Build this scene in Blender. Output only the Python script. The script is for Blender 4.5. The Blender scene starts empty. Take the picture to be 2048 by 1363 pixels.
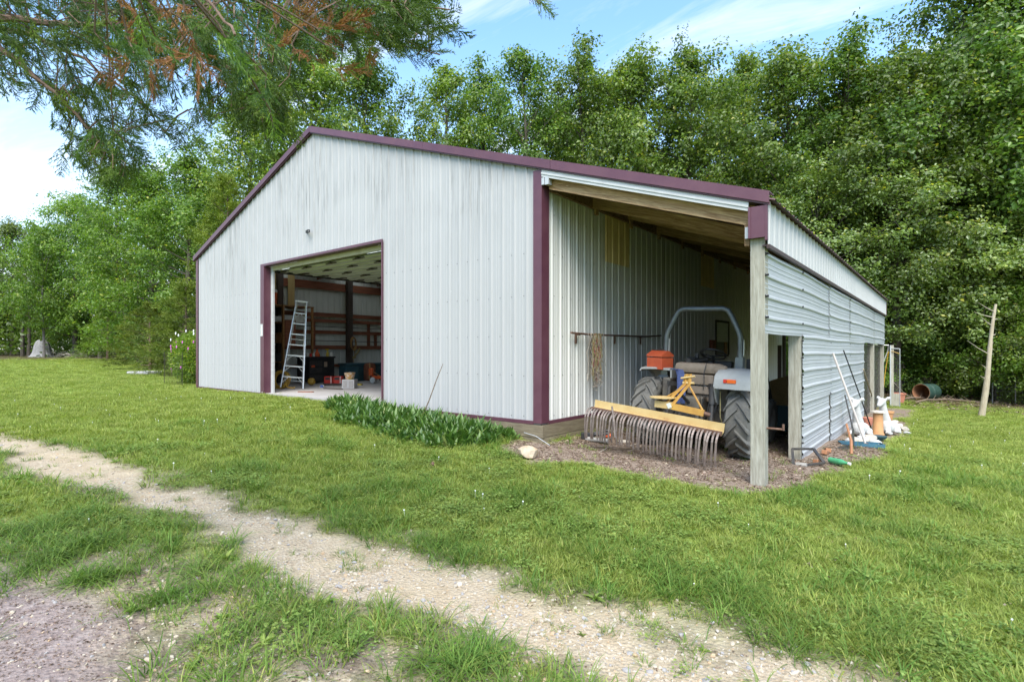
import bpy, bmesh, math, random
import numpy as np
from mathutils import Vector, Matrix, Euler
R = math.radians
random.seed(7); rng = np.random.default_rng(7)
scene = bpy.context.scene
COL = scene.collection

# ------------------------------------------------------------------ camera, sky, sun, exposure
FPX, HYPX = 1069.0, 701.0                      # focal length and horizon row in the 2048 x 1363 photograph
YAW = R(39.0)
FW = Vector((-math.sin(YAW), math.cos(YAW), 0)); RT = Vector((math.cos(YAW), math.sin(YAW), 0))
CAM = Vector((4.48, -6.20, 1.008))
cd = bpy.data.cameras.new('camera'); cam = bpy.data.objects.new('camera', cd); COL.objects.link(cam)
cam.location = CAM; cam.rotation_euler = (R(90), 0, YAW)
cd.sensor_width = 36; cd.lens = 36 * FPX / 2048; cd.shift_y = (HYPX - 681.5) / 2048
cd.clip_start = 0.05; cd.clip_end = 3000
cd.dof.use_dof = True; cd.dof.focus_distance = 9.0; cd.dof.aperture_fstop = 7.0
scene.camera = cam
scene.render.engine = 'CYCLES'
scene.cycles.use_denoising = True
scene.cycles.max_bounces = 8; scene.cycles.diffuse_bounces = 4; scene.cycles.transmission_bounces = 6
scene.cycles.caustics_reflective = False; scene.cycles.caustics_refractive = False
scene.cycles.sample_clamp_indirect = 6
scene.view_settings.view_transform = 'Standard'; scene.view_settings.look = 'None'
scene.view_settings.exposure = 2.25; scene.view_settings.gamma = 1.0
scene.view_settings.use_curve_mapping = False

SUN_DIR = Vector((0.36, -0.52, 0.86)).normalized()       # towards the sun
sd = bpy.data.lights.new('sun', 'SUN'); sd.energy = 1.5; sd.angle = R(42); sd.color = (1.0, 0.95, 0.86)
sun = bpy.data.objects.new('sun', sd); COL.objects.link(sun)
sun.rotation_euler = SUN_DIR.to_track_quat('Z', 'Y').to_euler()

world = bpy.data.worlds.new('World'); scene.world = world; world.use_nodes = True
wn = world.node_tree; wn.nodes.clear(); wl = wn.links.new
def WN(t): return wn.nodes.new(t)
sky = WN('ShaderNodeTexSky'); sky.sky_type = 'NISHITA'; sky.sun_disc = False
sky.sun_elevation = math.asin(SUN_DIR.z); sky.sun_rotation = math.atan2(SUN_DIR.x, SUN_DIR.y)
sky.altitude = 0; sky.air_density = 1.0; sky.dust_density = 0.7; sky.ozone_density = 2.2
tc = WN('ShaderNodeTexCoord')
sep = WN('ShaderNodeSeparateXYZ'); wl(tc.outputs['Generated'], sep.inputs[0])
def wmath(op, a, b=None, clamp=False):
    n = WN('ShaderNodeMath'); n.operation = op; n.use_clamp = clamp
    for i, v in enumerate((a, b)):
        if v is None: continue
        if isinstance(v, (int, float)): n.inputs[i].default_value = v
        else: wl(v, n.inputs[i])
    return n.outputs[0]
# thin cirrus on a plane high above: direction / (z + small)
zc = wmath('ADD', wmath('MAXIMUM', sep.outputs[2], 0.0), 0.12)
comb = WN('ShaderNodeCombineXYZ')
wl(wmath('DIVIDE', sep.outputs[0], zc), comb.inputs[0]); wl(wmath('DIVIDE', sep.outputs[1], zc), comb.inputs[1])
mapn = WN('ShaderNodeMapping'); mapn.inputs['Rotation'].default_value = (0, 0, R(-28)); mapn.inputs['Scale'].default_value = (0.55, 1.9, 1)
mapn.inputs['Location'].default_value = (4.4, 3.3, 0)
wl(comb.outputs[0], mapn.inputs[0])
ns = WN('ShaderNodeTexNoise'); ns.inputs['Scale'].default_value = 1.1; ns.inputs['Detail'].default_value = 9; ns.inputs['Roughness'].default_value = 0.62
ns.inputs['Distortion'].default_value = 0.9
wl(mapn.outputs[0], ns.inputs['Vector'])
cr = WN('ShaderNodeValToRGB'); cr.color_ramp.elements[0].position = 0.52; cr.color_ramp.elements[1].position = 0.80
cr.color_ramp.elements[0].color = (0, 0, 0, 1); cr.color_ramp.elements[1].color = (1, 1, 1, 1)
wl(ns.outputs['Fac'], cr.inputs[0])
low = WN('ShaderNodeMapRange'); low.inputs[1].default_value = 0.52; low.inputs[2].default_value = 0.0; low.inputs[3].default_value = 0.0; low.inputs[4].default_value = 0.9
wl(sep.outputs[2], low.inputs[0])
lowp = wmath('POWER', low.outputs[0], 1.6)
cl = wmath('ADD', wmath('MULTIPLY', cr.outputs[0], 0.8), wmath('ADD', lowp, 0.02), clamp=True)
mixs = WN('ShaderNodeMixRGB'); wl(cl, mixs.inputs[0])
tint = WN('ShaderNodeMixRGB'); tint.blend_type = 'MULTIPLY'; tint.inputs[0].default_value = 1.0; tint.inputs[2].default_value = (.78, .95, 1.0, 1)
wl(sky.outputs[0], tint.inputs[1])
wl(tint.outputs[0], mixs.inputs[1]); mixs.inputs[2].default_value = (3.3, 3.27, 3.2, 1)
bg = WN('ShaderNodeBackground'); bg.inputs['Strength'].default_value = 0.099
wl(mixs.outputs[0], bg.inputs['Color'])
wo = WN('ShaderNodeOutputWorld'); wl(bg.outputs[0], wo.inputs[0])

# ------------------------------------------------------------------ ground height and places read off the photograph
CTRL = np.array([(0,0,-.29),(-12,0,-.05),(-8,0,-.05),(-6,0,-.05),(-3.6,0,-.10),(-1.8,0,-.20),(3,0,-.46),(3.05,2,-.46),(3.3,6,-.58),(3.2,9,-.64),(3,14.5,-.8),
  (4.48,-6.2,-.55),(1,-5.5,-.5),(-4.9,-5,-.25),(.6,-4,-.45),(-12,-6,-.1),(-50,7,.4),(-24,2,.0),(-30,-10,.2),(-30,20,.2),(-14,5,-.03),
  (5.3,14.3,-.86),(6.5,19,-.92),(12,10,-.9),(10,0,-.7),(1,1.5,-.37),(2.3,1.4,-.43),(1.5,8,-.5),(0,14,-.66),(20,30,-1.1),(-10,30,0.),
  (-6,7,-.25),(-60,30,.5),(-70,-20,.5),(40,-10,-1.),(0,-25,-.6),(0,70,-.4),(60,60,-1.),(-80,80,.6),(3,-2,-.48),(7,5,-.68)], dtype=float)
def _k(d): return np.sqrt(d * d + 4.0)
_d = np.hypot(CTRL[:,None,0]-CTRL[None,:,0], CTRL[:,None,1]-CTRL[None,:,1])
_P = np.c_[np.ones(len(CTRL)), CTRL[:,:2]]
_A = np.block([[_k(_d) - 0.02*np.eye(len(CTRL)), _P], [_P.T, np.zeros((3,3))]])
_w = np.linalg.solve(_A, np.r_[CTRL[:,2], 0, 0, 0])
def gz(x, y):
    x = np.atleast_1d(np.asarray(x, float)); y = np.atleast_1d(np.asarray(y, float))
    r = np.maximum(np.hypot(x, y), 1e-6); f = np.minimum(1.0, 85.0 / r)
    xx, yy = x * f, y * f
    out = np.zeros(len(xx))
    for i in range(0, len(xx), 20000):
        s = slice(i, i + 20000)
        k = _k(np.hypot(xx[s,None]-CTRL[None,:,0], yy[s,None]-CTRL[None,:,1]))
        out[s] = k @ _w[:-3] + _w[-3] + _w[-2]*xx[s] + _w[-1]*yy[s]
    return out
def g1(x, y): return float(gz(x, y)[0])
def ray(px, py): return FW + RT * ((px - 1024) / FPX) + Vector((0, 0, (HYPX - py) / FPX))
def onplane(px, py, ax, c):
    d = ray(px, py); i = 'xyz'.index(ax); return CAM + d * ((c - CAM[i]) / d[i])
def atdepth(px, py, t): return CAM + ray(px, py) * t
def onground(px, py):
    d = ray(px, py); t = 1.0
    for _ in range(40):
        p = CAM + d * t
        z = g1(p.x, p.y); t2 = (z - CAM.z) / d.z if d.z < -1e-4 else 60.0
        t = 0.5 * t + 0.5 * max(0.5, min(t2, 90))
    p = CAM + d * t; p.z = g1(p.x, p.y); return p
def ground_at(px, t):
    p = CAM + (FW + RT * ((px - 1024) / FPX)) * t; p.z = g1(p.x, p.y); return p

# ------------------------------------------------------------------ materials
MATS = {}
def nt(m): return m.node_tree
def mk(name, c1, c2=None, scale=6., rough=.6, metal=0., bump=0., bscale=None, stretch=(1,1,1), spec=.4, c3=None, pos=(.35,.65), detail=6, coord='Object', dist=0.0, rvar=.12, coat=0):
    m = bpy.data.materials.new(name); m.use_nodes = True; t = m.node_tree; t.nodes.clear()
    N = t.nodes.new; L = t.links.new
    out = N('ShaderNodeOutputMaterial'); b = N('ShaderNodeBsdfPrincipled'); L(b.outputs[0], out.inputs[0])
    b.inputs['Roughness'].default_value = rough; b.inputs['Metallic'].default_value = metal
    b.inputs['Specular IOR Level'].default_value = spec
    if coat: b.inputs['Coat Weight'].default_value = coat
    c2 = c2 or tuple(v * .8 for v in c1)
    co = N('ShaderNodeTexCoord'); mp = N('ShaderNodeMapping'); mp.inputs['Scale'].default_value = stretch
    if coord == 'World':
        geo = N('ShaderNodeNewGeometry'); L(geo.outputs['Position'], mp.inputs[0])
    else: L(co.outputs[coord], mp.inputs[0])
    n = N('ShaderNodeTexNoise'); n.inputs['Scale'].default_value = scale; n.inputs['Detail'].default_value = detail; n.inputs['Roughness'].default_value = .62
    n.inputs['Distortion'].default_value = dist
    L(mp.outputs[0], n.inputs['Vector'])
    r = N('ShaderNodeValToRGB'); e = r.color_ramp.elements
    e[0].position, e[1].position = pos; e[0].color = (*c1, 1); e[1].color = (*c2, 1)
    if c3: x = r.color_ramp.elements.new(min(.95, pos[1] + .12)); x.color = (*c3, 1)
    L(n.outputs['Fac'], r.inputs[0]); L(r.outputs[0], b.inputs['Base Color'])
    rr = N('ShaderNodeMapRange'); rr.inputs[3].default_value = max(.03, rough - rvar); rr.inputs[4].default_value = min(1, rough + rvar)
    L(n.outputs['Fac'], rr.inputs[0]); L(rr.outputs[0], b.inputs['Roughness'])
    if bump:
        n2 = N('ShaderNodeTexNoise'); n2.inputs['Scale'].default_value = bscale or scale * 3; n2.inputs['Detail'].default_value = 5
        L(mp.outputs[0], n2.inputs['Vector'])
        bp = N('ShaderNodeBump'); bp.inputs['Strength'].default_value = bump; bp.inputs['Distance'].default_value = .02
        L(n2.outputs['Fac'], bp.inputs['Height']); L(bp.outputs[0], b.inputs['Normal'])
    MATS[name] = m; return m

def mk_leaf(name, ca, cb, cc=None, trans=.35, rough=.42, spec=.5, attr='rnd', obj_var=.25):
    """leaf: colour by a per-leaf random attribute and a per-tree random value, translucent"""
    m = bpy.data.materials.new(name); m.use_nodes = True; t = m.node_tree; t.nodes.clear(); N = t.nodes.new; L = t.links.new
    out = N('ShaderNodeOutputMaterial'); b = N('ShaderNodeBsdfPrincipled'); tr = N('ShaderNodeBsdfTranslucent'); mx = N('ShaderNodeMixShader')
    mx.inputs[0].default_value = trans
    a = N('ShaderNodeAttribute'); a.attribute_name = attr
    oi = N('ShaderNodeObjectInfo')
    r = N('ShaderNodeValToRGB'); e = r.color_ramp.elements
    e[0].position = .1; e[1].position = .8; e[0].color = (*ca, 1); e[1].color = (*cb, 1)
    if cc: x = e.new(.96); x.color = (*cc, 1)
    L(a.outputs['Fac'], r.inputs[0])
    hs = N('ShaderNodeHueSaturation')
    v = N('ShaderNodeMapRange'); v.inputs[3].default_value = 1 - obj_var; v.inputs[4].default_value = 1 + obj_var; L(oi.outputs['Random'], v.inputs[0])
    h = N('ShaderNodeMapRange'); h.inputs[3].default_value = .485; h.inputs[4].default_value = .515
    mm = N('ShaderNodeMath'); mm.operation = 'FRACT'; m2 = N('ShaderNodeMath'); m2.operation = 'MULTIPLY'; m2.inputs[1].default_value = 7.31
    L(oi.outputs['Random'], m2.inputs[0]); L(m2.outputs[0], mm.inputs[0]); L(mm.outputs[0], h.inputs[0])
    L(h.outputs[0], hs.inputs['Hue']); L(v.outputs[0], hs.inputs['Value']); L(r.outputs[0], hs.inputs['Color'])
    L(hs.outputs[0], b.inputs['Base Color'])
    br = N('ShaderNodeMixRGB'); br.blend_type = 'MULTIPLY'; br.inputs[0].default_value = 1; br.inputs[2].default_value = (1.25, 1.35, .7, 1)
    L(hs.outputs[0], br.inputs[1]); L(br.outputs[0], tr.inputs[0])
    b.inputs['Roughness'].default_value = rough; b.inputs['Specular IOR Level'].default_value = spec
    L(b.outputs[0], mx.inputs[1]); L(tr.outputs[0], mx.inputs[2]); L(mx.outputs[0], out.inputs[0])
    MATS[name] = m; return m

# ------------------------------------------------------------------ mesh helpers
class MB:
    def __init__(s): s.v = []; s.f = []
    def add(s, vs, fs):
        o = len(s.v); s.v.extend([tuple(p) for p in vs]); s.f.extend([tuple(i + o for i in f) for f in fs]); return s
    def box(s, a, b, rot=None, piv=None):
        x0,y0,z0 = a; x1,y1,z1 = b
        vs = [(x0,y0,z0),(x1,y0,z0),(x1,y1,z0),(x0,y1,z0),(x0,y0,z1),(x1,y0,z1),(x1,y1,z1),(x0,y1,z1)]
        if rot is not None:
            pv = Vector(piv) if piv is not None else Vector(((x0+x1)/2,(y0+y1)/2,(z0+z1)/2))
            vs = [pv + rot @ (Vector(q) - pv) for q in vs]
        return s.add(vs, [(3,2,1,0),(4,5,6,7),(0,1,5,4),(1,2,6,5),(2,3,7,6),(3,0,4,7)])
    def cbox(s, c, d, rot=None, ch=0.0):
        c = Vector(c); h = Vector(d) / 2
        if ch <= 0: return s.box(c - h, c + h, rot)
        bm = bmesh.new(); bmesh.ops.create_cube(bm, size=1)
        for q in bm.verts: q.co = Vector((q.co.x*d[0], q.co.y*d[1], q.co.z*d[2]))
        bmesh.ops.bevel(bm, geom=bm.edges[:], offset=ch, segments=2, profile=.6, affect='EDGES')
        bm.verts.index_update()
        vs = [c + (rot @ q.co if rot is not None else q.co) for q in bm.verts]; fs = [[w.index for w in f.verts] for f in bm.faces]
        bm.free(); return s.add(vs, fs)
    def bar(s, p0, p1, w, h, up=(0,0,1)):
        p0, p1 = Vector(p0), Vector(p1); d = (p1 - p0).normalized(); u = Vector(up)
        sd_ = d.cross(u)
        if sd_.length < 1e-4: sd_ = d.cross(Vector((0,1,0)))
        sd_.normalize(); u = sd_.cross(d).normalized()
        vs = [p + sd_*(w/2*a) + u*(h/2*b) for p in (p0, p1) for a, b in ((-1,-1),(1,-1),(1,1),(-1,1))]
        return s.add(vs, [(3,2,1,0),(4,5,6,7),(0,1,5,4),(1,2,6,5),(2,3,7,6),(3,0,4,7)])
    def tube(s, pts, rad, n=8, cap=True, sq=False):
        pts = [Vector(p) for p in pts]
        if not hasattr(rad, '__len__'): rad = [rad] * len(pts)
        rings = []; ref = None
        for i, p in enumerate(pts):
            d = (pts[min(i+1, len(pts)-1)] - pts[max(i-1, 0)])
            if d.length < 1e-9: d = Vector((0,0,1))
            d.normalize()
            if ref is None:
                ref = d.orthogonal().normalized() if abs(d.z) < .9 else Vector((1,0,0)).cross(d).normalized()
            ref = (ref - d * ref.dot(d)); ref = ref.normalized() if ref.length > 1e-6 else d.orthogonal().normalized()
            b = d.cross(ref)
            rings.append([p + (ref * math.cos(2*math.pi*k/n + (math.pi/4 if sq else 0)) + b * math.sin(2*math.pi*k/n + (math.pi/4 if sq else 0))) * rad[i] for k in range(n)])
        vs = [q for r in rings for q in r]; fs = []
        for i in range(len(pts) - 1):
            for k in range(n): fs.append((i*n+k, i*n+(k+1)%n, (i+1)*n+(k+1)%n, (i+1)*n+k))
        if cap: fs += [tuple(range(n-1, -1, -1)), tuple(range((len(pts)-1)*n, len(pts)*n))]
        return s.add(vs, fs)
    def lathe(s, prof, n=16, mat=None, cap=True):
        """prof: (r, z) pairs round local z; mat: Matrix placing it"""
        mat = mat or Matrix.Identity(4); vs = []; fs = []
        for r, z in prof:
            for k in range(n): vs.append(mat @ Vector((r*math.cos(2*math.pi*k/n), r*math.sin(2*math.pi*k/n), z)))
        for i in range(len(prof) - 1):
            for k in range(n): fs.append((i*n+k, i*n+(k+1)%n, (i+1)*n+(k+1)%n, (i+1)*n+k))
        if cap: fs += [tuple(range(n-1, -1, -1)), tuple(range((len(prof)-1)*n, len(prof)*n))]
        return s.add(vs, fs)
    def prism(s, poly, d0, d1, ax='y'):
        n = len(poly); vs = []
        for d in (d0, d1):
            for a, b in poly: vs.append({'y': (a, d, b), 'x': (d, a, b), 'z': (a, b, d)}[ax])
        fs = [tuple(range(n)), tuple(range(2*n-1, n-1, -1))] + [(i, i+n, (i+1)%n+n, (i+1)%n) for i in range(n)]
        return s.add(vs, fs)
    def mesh(s, name, mat, smooth=False):
        me = bpy.data.meshes.new(name); me.from_pydata(s.v, [], s.f); me.update()
        bm = bmesh.new(); bm.from_mesh(me); bmesh.ops.recalc_face_normals(bm, faces=bm.faces); bm.to_mesh(me); bm.free()
        if mat is not None: me.materials.append(MATS[mat] if isinstance(mat, str) else mat)
        if smooth:
            me.polygons.foreach_set('use_smooth', [True]*len(me.polygons))
            me.set_sharp_from_angle(angle=R(40))
        return me
    def build(s, name, mat, parent=None, smooth=False, kind=None, label=None):
        o = bpy.data.objects.new(name, s.mesh(name, mat, smooth)); COL.objects.link(o)
        if parent is not None: o.parent = parent
        if kind: o['kind'] = kind
        if label: o['label'] = label
        return o
def npmesh(name, v, faces_list, mat, attrs=None, smooth=False):
    """faces_list: list of int arrays (n, k); attrs: per-vertex floats"""
    me = bpy.data.meshes.new(name)
    v = np.asarray(v, np.float32); me.vertices.add(len(v)); me.vertices.foreach_set('co', v.ravel())
    loops = np.concatenate([np.asarray(f, np.int32).ravel() for f in faces_list])
    tot = np.concatenate([np.full(len(f), np.asarray(f).shape[1], np.int32) for f in faces_list])
    st = np.concatenate([[0], np.cumsum(tot)[:-1]]).astype(np.int32)
    me.loops.add(len(loops)); me.loops.foreach_set('vertex_index', loops)
    me.polygons.add(len(tot)); me.polygons.foreach_set('loop_start', st); me.polygons.foreach_set('loop_total', tot)
    if smooth: me.polygons.foreach_set('use_smooth', np.ones(len(tot), bool))
    me.update(calc_edges=True)
    for k, a in (attrs or {}).items():
        at = me.attributes.new(k, 'FLOAT', 'POINT'); at.data.foreach_set('value', np.asarray(a, np.float32))
    if mat is not None: me.materials.append(MATS[mat] if isinstance(mat, str) else mat)
    return me
def empty(name, loc=(0,0,0), rot=(0,0,0)):
    o = bpy.data.objects.new(name, None); COL.objects.link(o); o.location = loc; o.rotation_euler = rot; o.empty_display_size = .2; return o
def tag(o, label, cat, group=None, kind=None):
    o['label'] = label
    if cat: o['category'] = cat
    if group: o['group'] = group
    if kind: o['kind'] = kind
    return o
def link(name, me, parent=None):
    o = bpy.data.objects.new(name, me); COL.objects.link(o)
    if parent is not None: o.parent = parent
    return o
def child(o, parent, **kw):
    o.parent = parent
    for k, v in kw.items(): o[k] = v
    return o
#%%PART2
# ------------------------------------------------------------------ the materials
mk('maroon', (.082,.027,.042), (.105,.040,.054), 3, .42, bump=.05, spec=.5)
mk('maroon_roof', (.075,.036,.04), (.11,.058,.06), 4, .5, bump=.05)
mk('dark_trim', (.045,.026,.024), (.06,.035,.03), 5, .5)
mk('white_trim', (.48,.48,.47), (.41,.41,.40), 4, .45, stretch=(1,1,4))
mk('galvanised', (.44,.45,.455), (.385,.395,.405), 2.2, .42, metal=.12, bump=.04, bscale=6, stretch=(1,.5,3), c3=(.47,.485,.485), coord='World')
mk('interior_metal', (.58,.60,.57), (.50,.52,.49), 3, .5, stretch=(4,4,.5))
mk('tan_panel', (.72,.55,.28), (.64,.48,.23), 4, .5, bump=.05)
mk('grey_wood', (.40,.38,.315), (.25,.23,.18), 5, .85, bump=.5, bscale=22, stretch=(7,7,.6), spec=.15, c3=(.46,.45,.39))
mk('skirt_wood', (.235,.195,.13), (.15,.12,.08), 4, .85, bump=.4, bscale=20, stretch=(1,1,9), spec=.15, c3=(.28,.24,.17))
mk('rafter_wood', (.46,.31,.175), (.20,.11,.055), 3.2, .8, bump=.3, bscale=16, stretch=(.8,4,7), spec=.15, c3=(.52,.38,.24), dist=1.6)
mk('brown_wood', (.24,.09,.05), (.16,.062,.036), 4, .75, bump=.2, stretch=(4,.6,4), spec=.2)
mk('dark_wood', (.07,.052,.042), (.045,.032,.026), 4, .8, bump=.2, stretch=(5,5,.6))
mk('shelf_wood', (.34,.17,.06), (.24,.11,.04), 5, .7, stretch=(5,1,5))
mk('plywood', (.50,.38,.17), (.42,.30,.12), 3, .7, stretch=(4,4,.5))
mk('header_wood', (.44,.41,.27), (.36,.33,.21), 5, .7)
mk('yellow_wood', (.55,.38,.14), (.46,.30,.10), 5, .7, stretch=(1,5,5))
mk('concrete', (.38,.35,.33), (.29,.265,.25), 1.6, .85, bump=.15, bscale=30, c3=(.42,.40,.37), coord='World')
mk('black_paint', (.014,.014,.016), (.03,.028,.026), 6, .5)
mk('dark_metal', (.045,.045,.048), (.085,.075,.065), 9, .5, metal=.4, bump=.1)
mk('rusty', (.10,.055,.038), (.17,.095,.065), 14, .75, metal=.25, bump=.2, c3=(.21,.15,.125))
mk('tine_steel', (.25,.205,.18), (.17,.125,.105), 16, .62, metal=.35, bump=.15, c3=(.33,.29,.27))
mk('rake_yellow', (.50,.37,.17), (.44,.30,.12), 5, .55, bump=.06, c3=(.30,.15,.06), pos=(.35,.62))
mk('rake_gold', (.42,.24,.05), (.33,.165,.035), 8, .55, bump=.1, c3=(.16,.075,.03))
mk('tyre_rubber', (.17,.16,.14), (.105,.10,.09), 5, .85, bump=.25, bscale=26, c3=(.27,.235,.19), spec=.25)
mk('rim_grey', (.33,.31,.28), (.25,.23,.20), 6, .6, metal=.2, bump=.1)
mk('fender_grey', (.37,.365,.345), (.31,.305,.285), 5, .5, bump=.05)
mk('rops_grey', (.17,.185,.19), (.12,.132,.138), 6, .38, metal=.35)
mk('seat_brown', (.26,.20,.15), (.19,.145,.105), 7, .65, bump=.12, c3=(.22,.18,.14))
mk('tractor_body', (.16,.14,.11), (.085,.07,.058), 7, .6, bump=.15, metal=.2)
mk('box_red', (.50,.095,.035), (.42,.07,.03), 8, .5, bump=.08, c3=(.52,.20,.12))
mk('lamp_orange', (.85,.16,.02), (.75,.10,.015), 6, .2, spec=.6)
mk('lamp_red', (.62,.035,.02), (.5,.03,.02), 6, .2, spec=.6)
mk('cloth_blue', (.06,.085,.20), (.04,.055,.13), 12, .9, bump=.3)
mk('aluminium', (.66,.66,.64), (.54,.54,.53), 9, .38, metal=.45)
mk('white_plastic', (.66,.66,.62), (.55,.55,.52), 6, .4)
mk('white_plaster', (.50,.49,.475), (.43,.42,.40), 7, .75, bump=.15, c3=(.55,.50,.44))
mk('orange_plastic', (.62,.10,.02), (.52,.08,.018), 6, .4)
mk('red_plastic', (.55,.035,.02), (.45,.03,.02), 6, .4)
mk('yellow_plastic', (.62,.45,.04), (.5,.34,.03), 6, .4)
mk('teal_plastic', (.03,.085,.10), (.022,.06,.075), 6, .5)
mk('blue_plastic', (.02,.05,.24), (.015,.04,.2), 6, .35)
mk('hose_yellow', (.50,.30,.04), (.40,.22,.03), 12, .5)
mk('rope_tan', (.34,.20,.07), (.25,.14,.05), 20, .85)
mk('rope_olive', (.24,.20,.08), (.36,.30,.14), 30, .9)
mk('rope_red', (.35,.06,.06), (.24,.05,.06), 30, .9)
mk('terracotta', (.50,.20,.13), (.42,.16,.105), 6, .8, bump=.1)
mk('clay_orange', (.47,.25,.11), (.40,.20,.09), 6, .8, bump=.15, c3=(.52,.32,.17))
mk('green_glass', (.07,.30,.14), (.05,.22,.10), 6, .18, spec=.6)
mk('culvert_green', (.018,.045,.036), (.03,.06,.045), 6, .5)
mk('culvert_rust', (.32,.15,.075), (.24,.11,.055), 9, .8, bump=.2)
mk('stone_pale', (.50,.45,.38), (.38,.33,.27), 9, .85, bump=.35, c3=(.56,.50,.43))
mk('stone_rust', (.36,.25,.15), (.46,.38,.29), 7, .85, bump=.3, c3=(.30,.14,.06))
mk('slab_stone', (.42,.40,.39), (.34,.32,.31), 6, .85, bump=.3)
mk('dead_wood', (.42,.36,.26), (.30,.245,.17), 5, .85, bump=.4, bscale=24, stretch=(5,5,.7), spec=.15)
mk('twig', (.20,.15,.105), (.13,.095,.07), 14, .9, spec=.15)
mk('pale_twig', (.42,.36,.29), (.30,.25,.20), 14, .9, spec=.15)
mk('bark', (.135,.115,.092), (.075,.062,.05), 9, .9, bump=.6, bscale=20, stretch=(4,4,.7), spec=.15)
mk('bark_grey', (.20,.18,.155), (.12,.105,.09), 8, .9, bump=.5, bscale=20, stretch=(4,4,.7), spec=.15)
mk('cedar_bark', (.20,.135,.10), (.12,.08,.06), 9, .9, bump=.5, bscale=20, stretch=(4,4,.6), spec=.15)
mk('stump_grey', (.36,.34,.33), (.26,.245,.235), 6, .9, bump=.6, stretch=(4,4,.8))
mk('straw', (.36,.25,.11), (.24,.16,.065), 26, .95, bump=.6, bscale=40)
mk('wire', (.20,.20,.20), (.13,.12,.11), 20, .5, metal=.5)
mk('wire_dark', (.05,.047,.043), (.08,.06,.045), 20, .6, metal=.4)
mk('blue_tarp', (.03,.09,.14), (.05,.14,.19), 9, .5, bump=.2)
mk('mulch', (.235,.165,.125), (.15,.10,.075), 18, .95, c3=(.34,.26,.20))
mk('gravel_stone', (.44,.395,.33), (.55,.50,.43), 30, .85, c3=(.40,.28,.17), coord='Object')
mk('clover_white', (.75,.75,.70), (.65,.66,.58), 6, .7)
mk('petal_white', (.80,.79,.80), (.75,.72,.76), 6, .6)
mk('petal_pink', (.55,.14,.42), (.45,.09,.36), 6, .6)
mk('door_underside', (.54,.56,.46), (.45,.47,.38), 3, .45, stretch=(1,1,1))
mk('hinge', (.10,.085,.06), (.05,.042,.03), 20, .6)
mk('sign_white', (.72,.73,.70), (.60,.62,.58), 30, .6, stretch=(1,1,3))
mk('sign_ink', (.05,.05,.05), (.08,.08,.08), 6, .7)
mk('cardboard', (.36,.27,.19), (.29,.21,.15), 8, .85)
mk('bag_print', (.55,.50,.40), (.50,.22,.06), 16, .5, c3=(.20,.25,.10), pos=(.42,.56))
mk_leaf('leaf_oak', (.072,.130,.021), (.180,.260,.042), (.40,.39,.06), .44, .38, .5)
mk_leaf('leaf_silver', (.125,.185,.042), (.250,.320,.076), (.52,.48,.06), .42, .32, .7)
mk_leaf('leaf_bright', (.105,.195,.022), (.215,.330,.044), (.35,.40,.06), .48, .42, .45)
mk_leaf('leaf_cedar', (.095,.145,.020), (.200,.250,.032), (.28,.29,.04), .30, .55, .3)
mk_leaf('leaf_canopy', (.036,.078,.014), (.115,.190,.028), (.28,.40,.05), .40, .5, .35, obj_var=0)
mk_leaf('leaf_dead', (.17,.075,.03), (.30,.155,.06), (.40,.24,.11), .30, .7, .2, obj_var=0)
mk_leaf('grass_blade', (.170,.212,.042), (.280,.328,.072), (.46,.42,.16), .42, .6, .25, obj_var=.22)
mk_leaf('grass_straw', (.19,.24,.045), (.32,.365,.085), (.55,.48,.24), .40, .6, .25, obj_var=.25)
mk_leaf('grass_dark', (.085,.160,.026), (.165,.255,.046), (.34,.34,.12), .40, .6, .25, obj_var=.2)
mk_leaf('clover_leaf', (.140,.210,.042), (.215,.290,.068), (.26,.33,.09), .35, .55, .25, obj_var=.2)
mk_leaf('broad_leaf', (.050,.105,.020), (.130,.210,.040), (.30,.33,.10), .34, .40, .5, obj_var=0)
mk_leaf('litter_leaf', (.12,.075,.05), (.26,.185,.14), (.38,.31,.24), .10, .8, .2, obj_var=.35)

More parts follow.
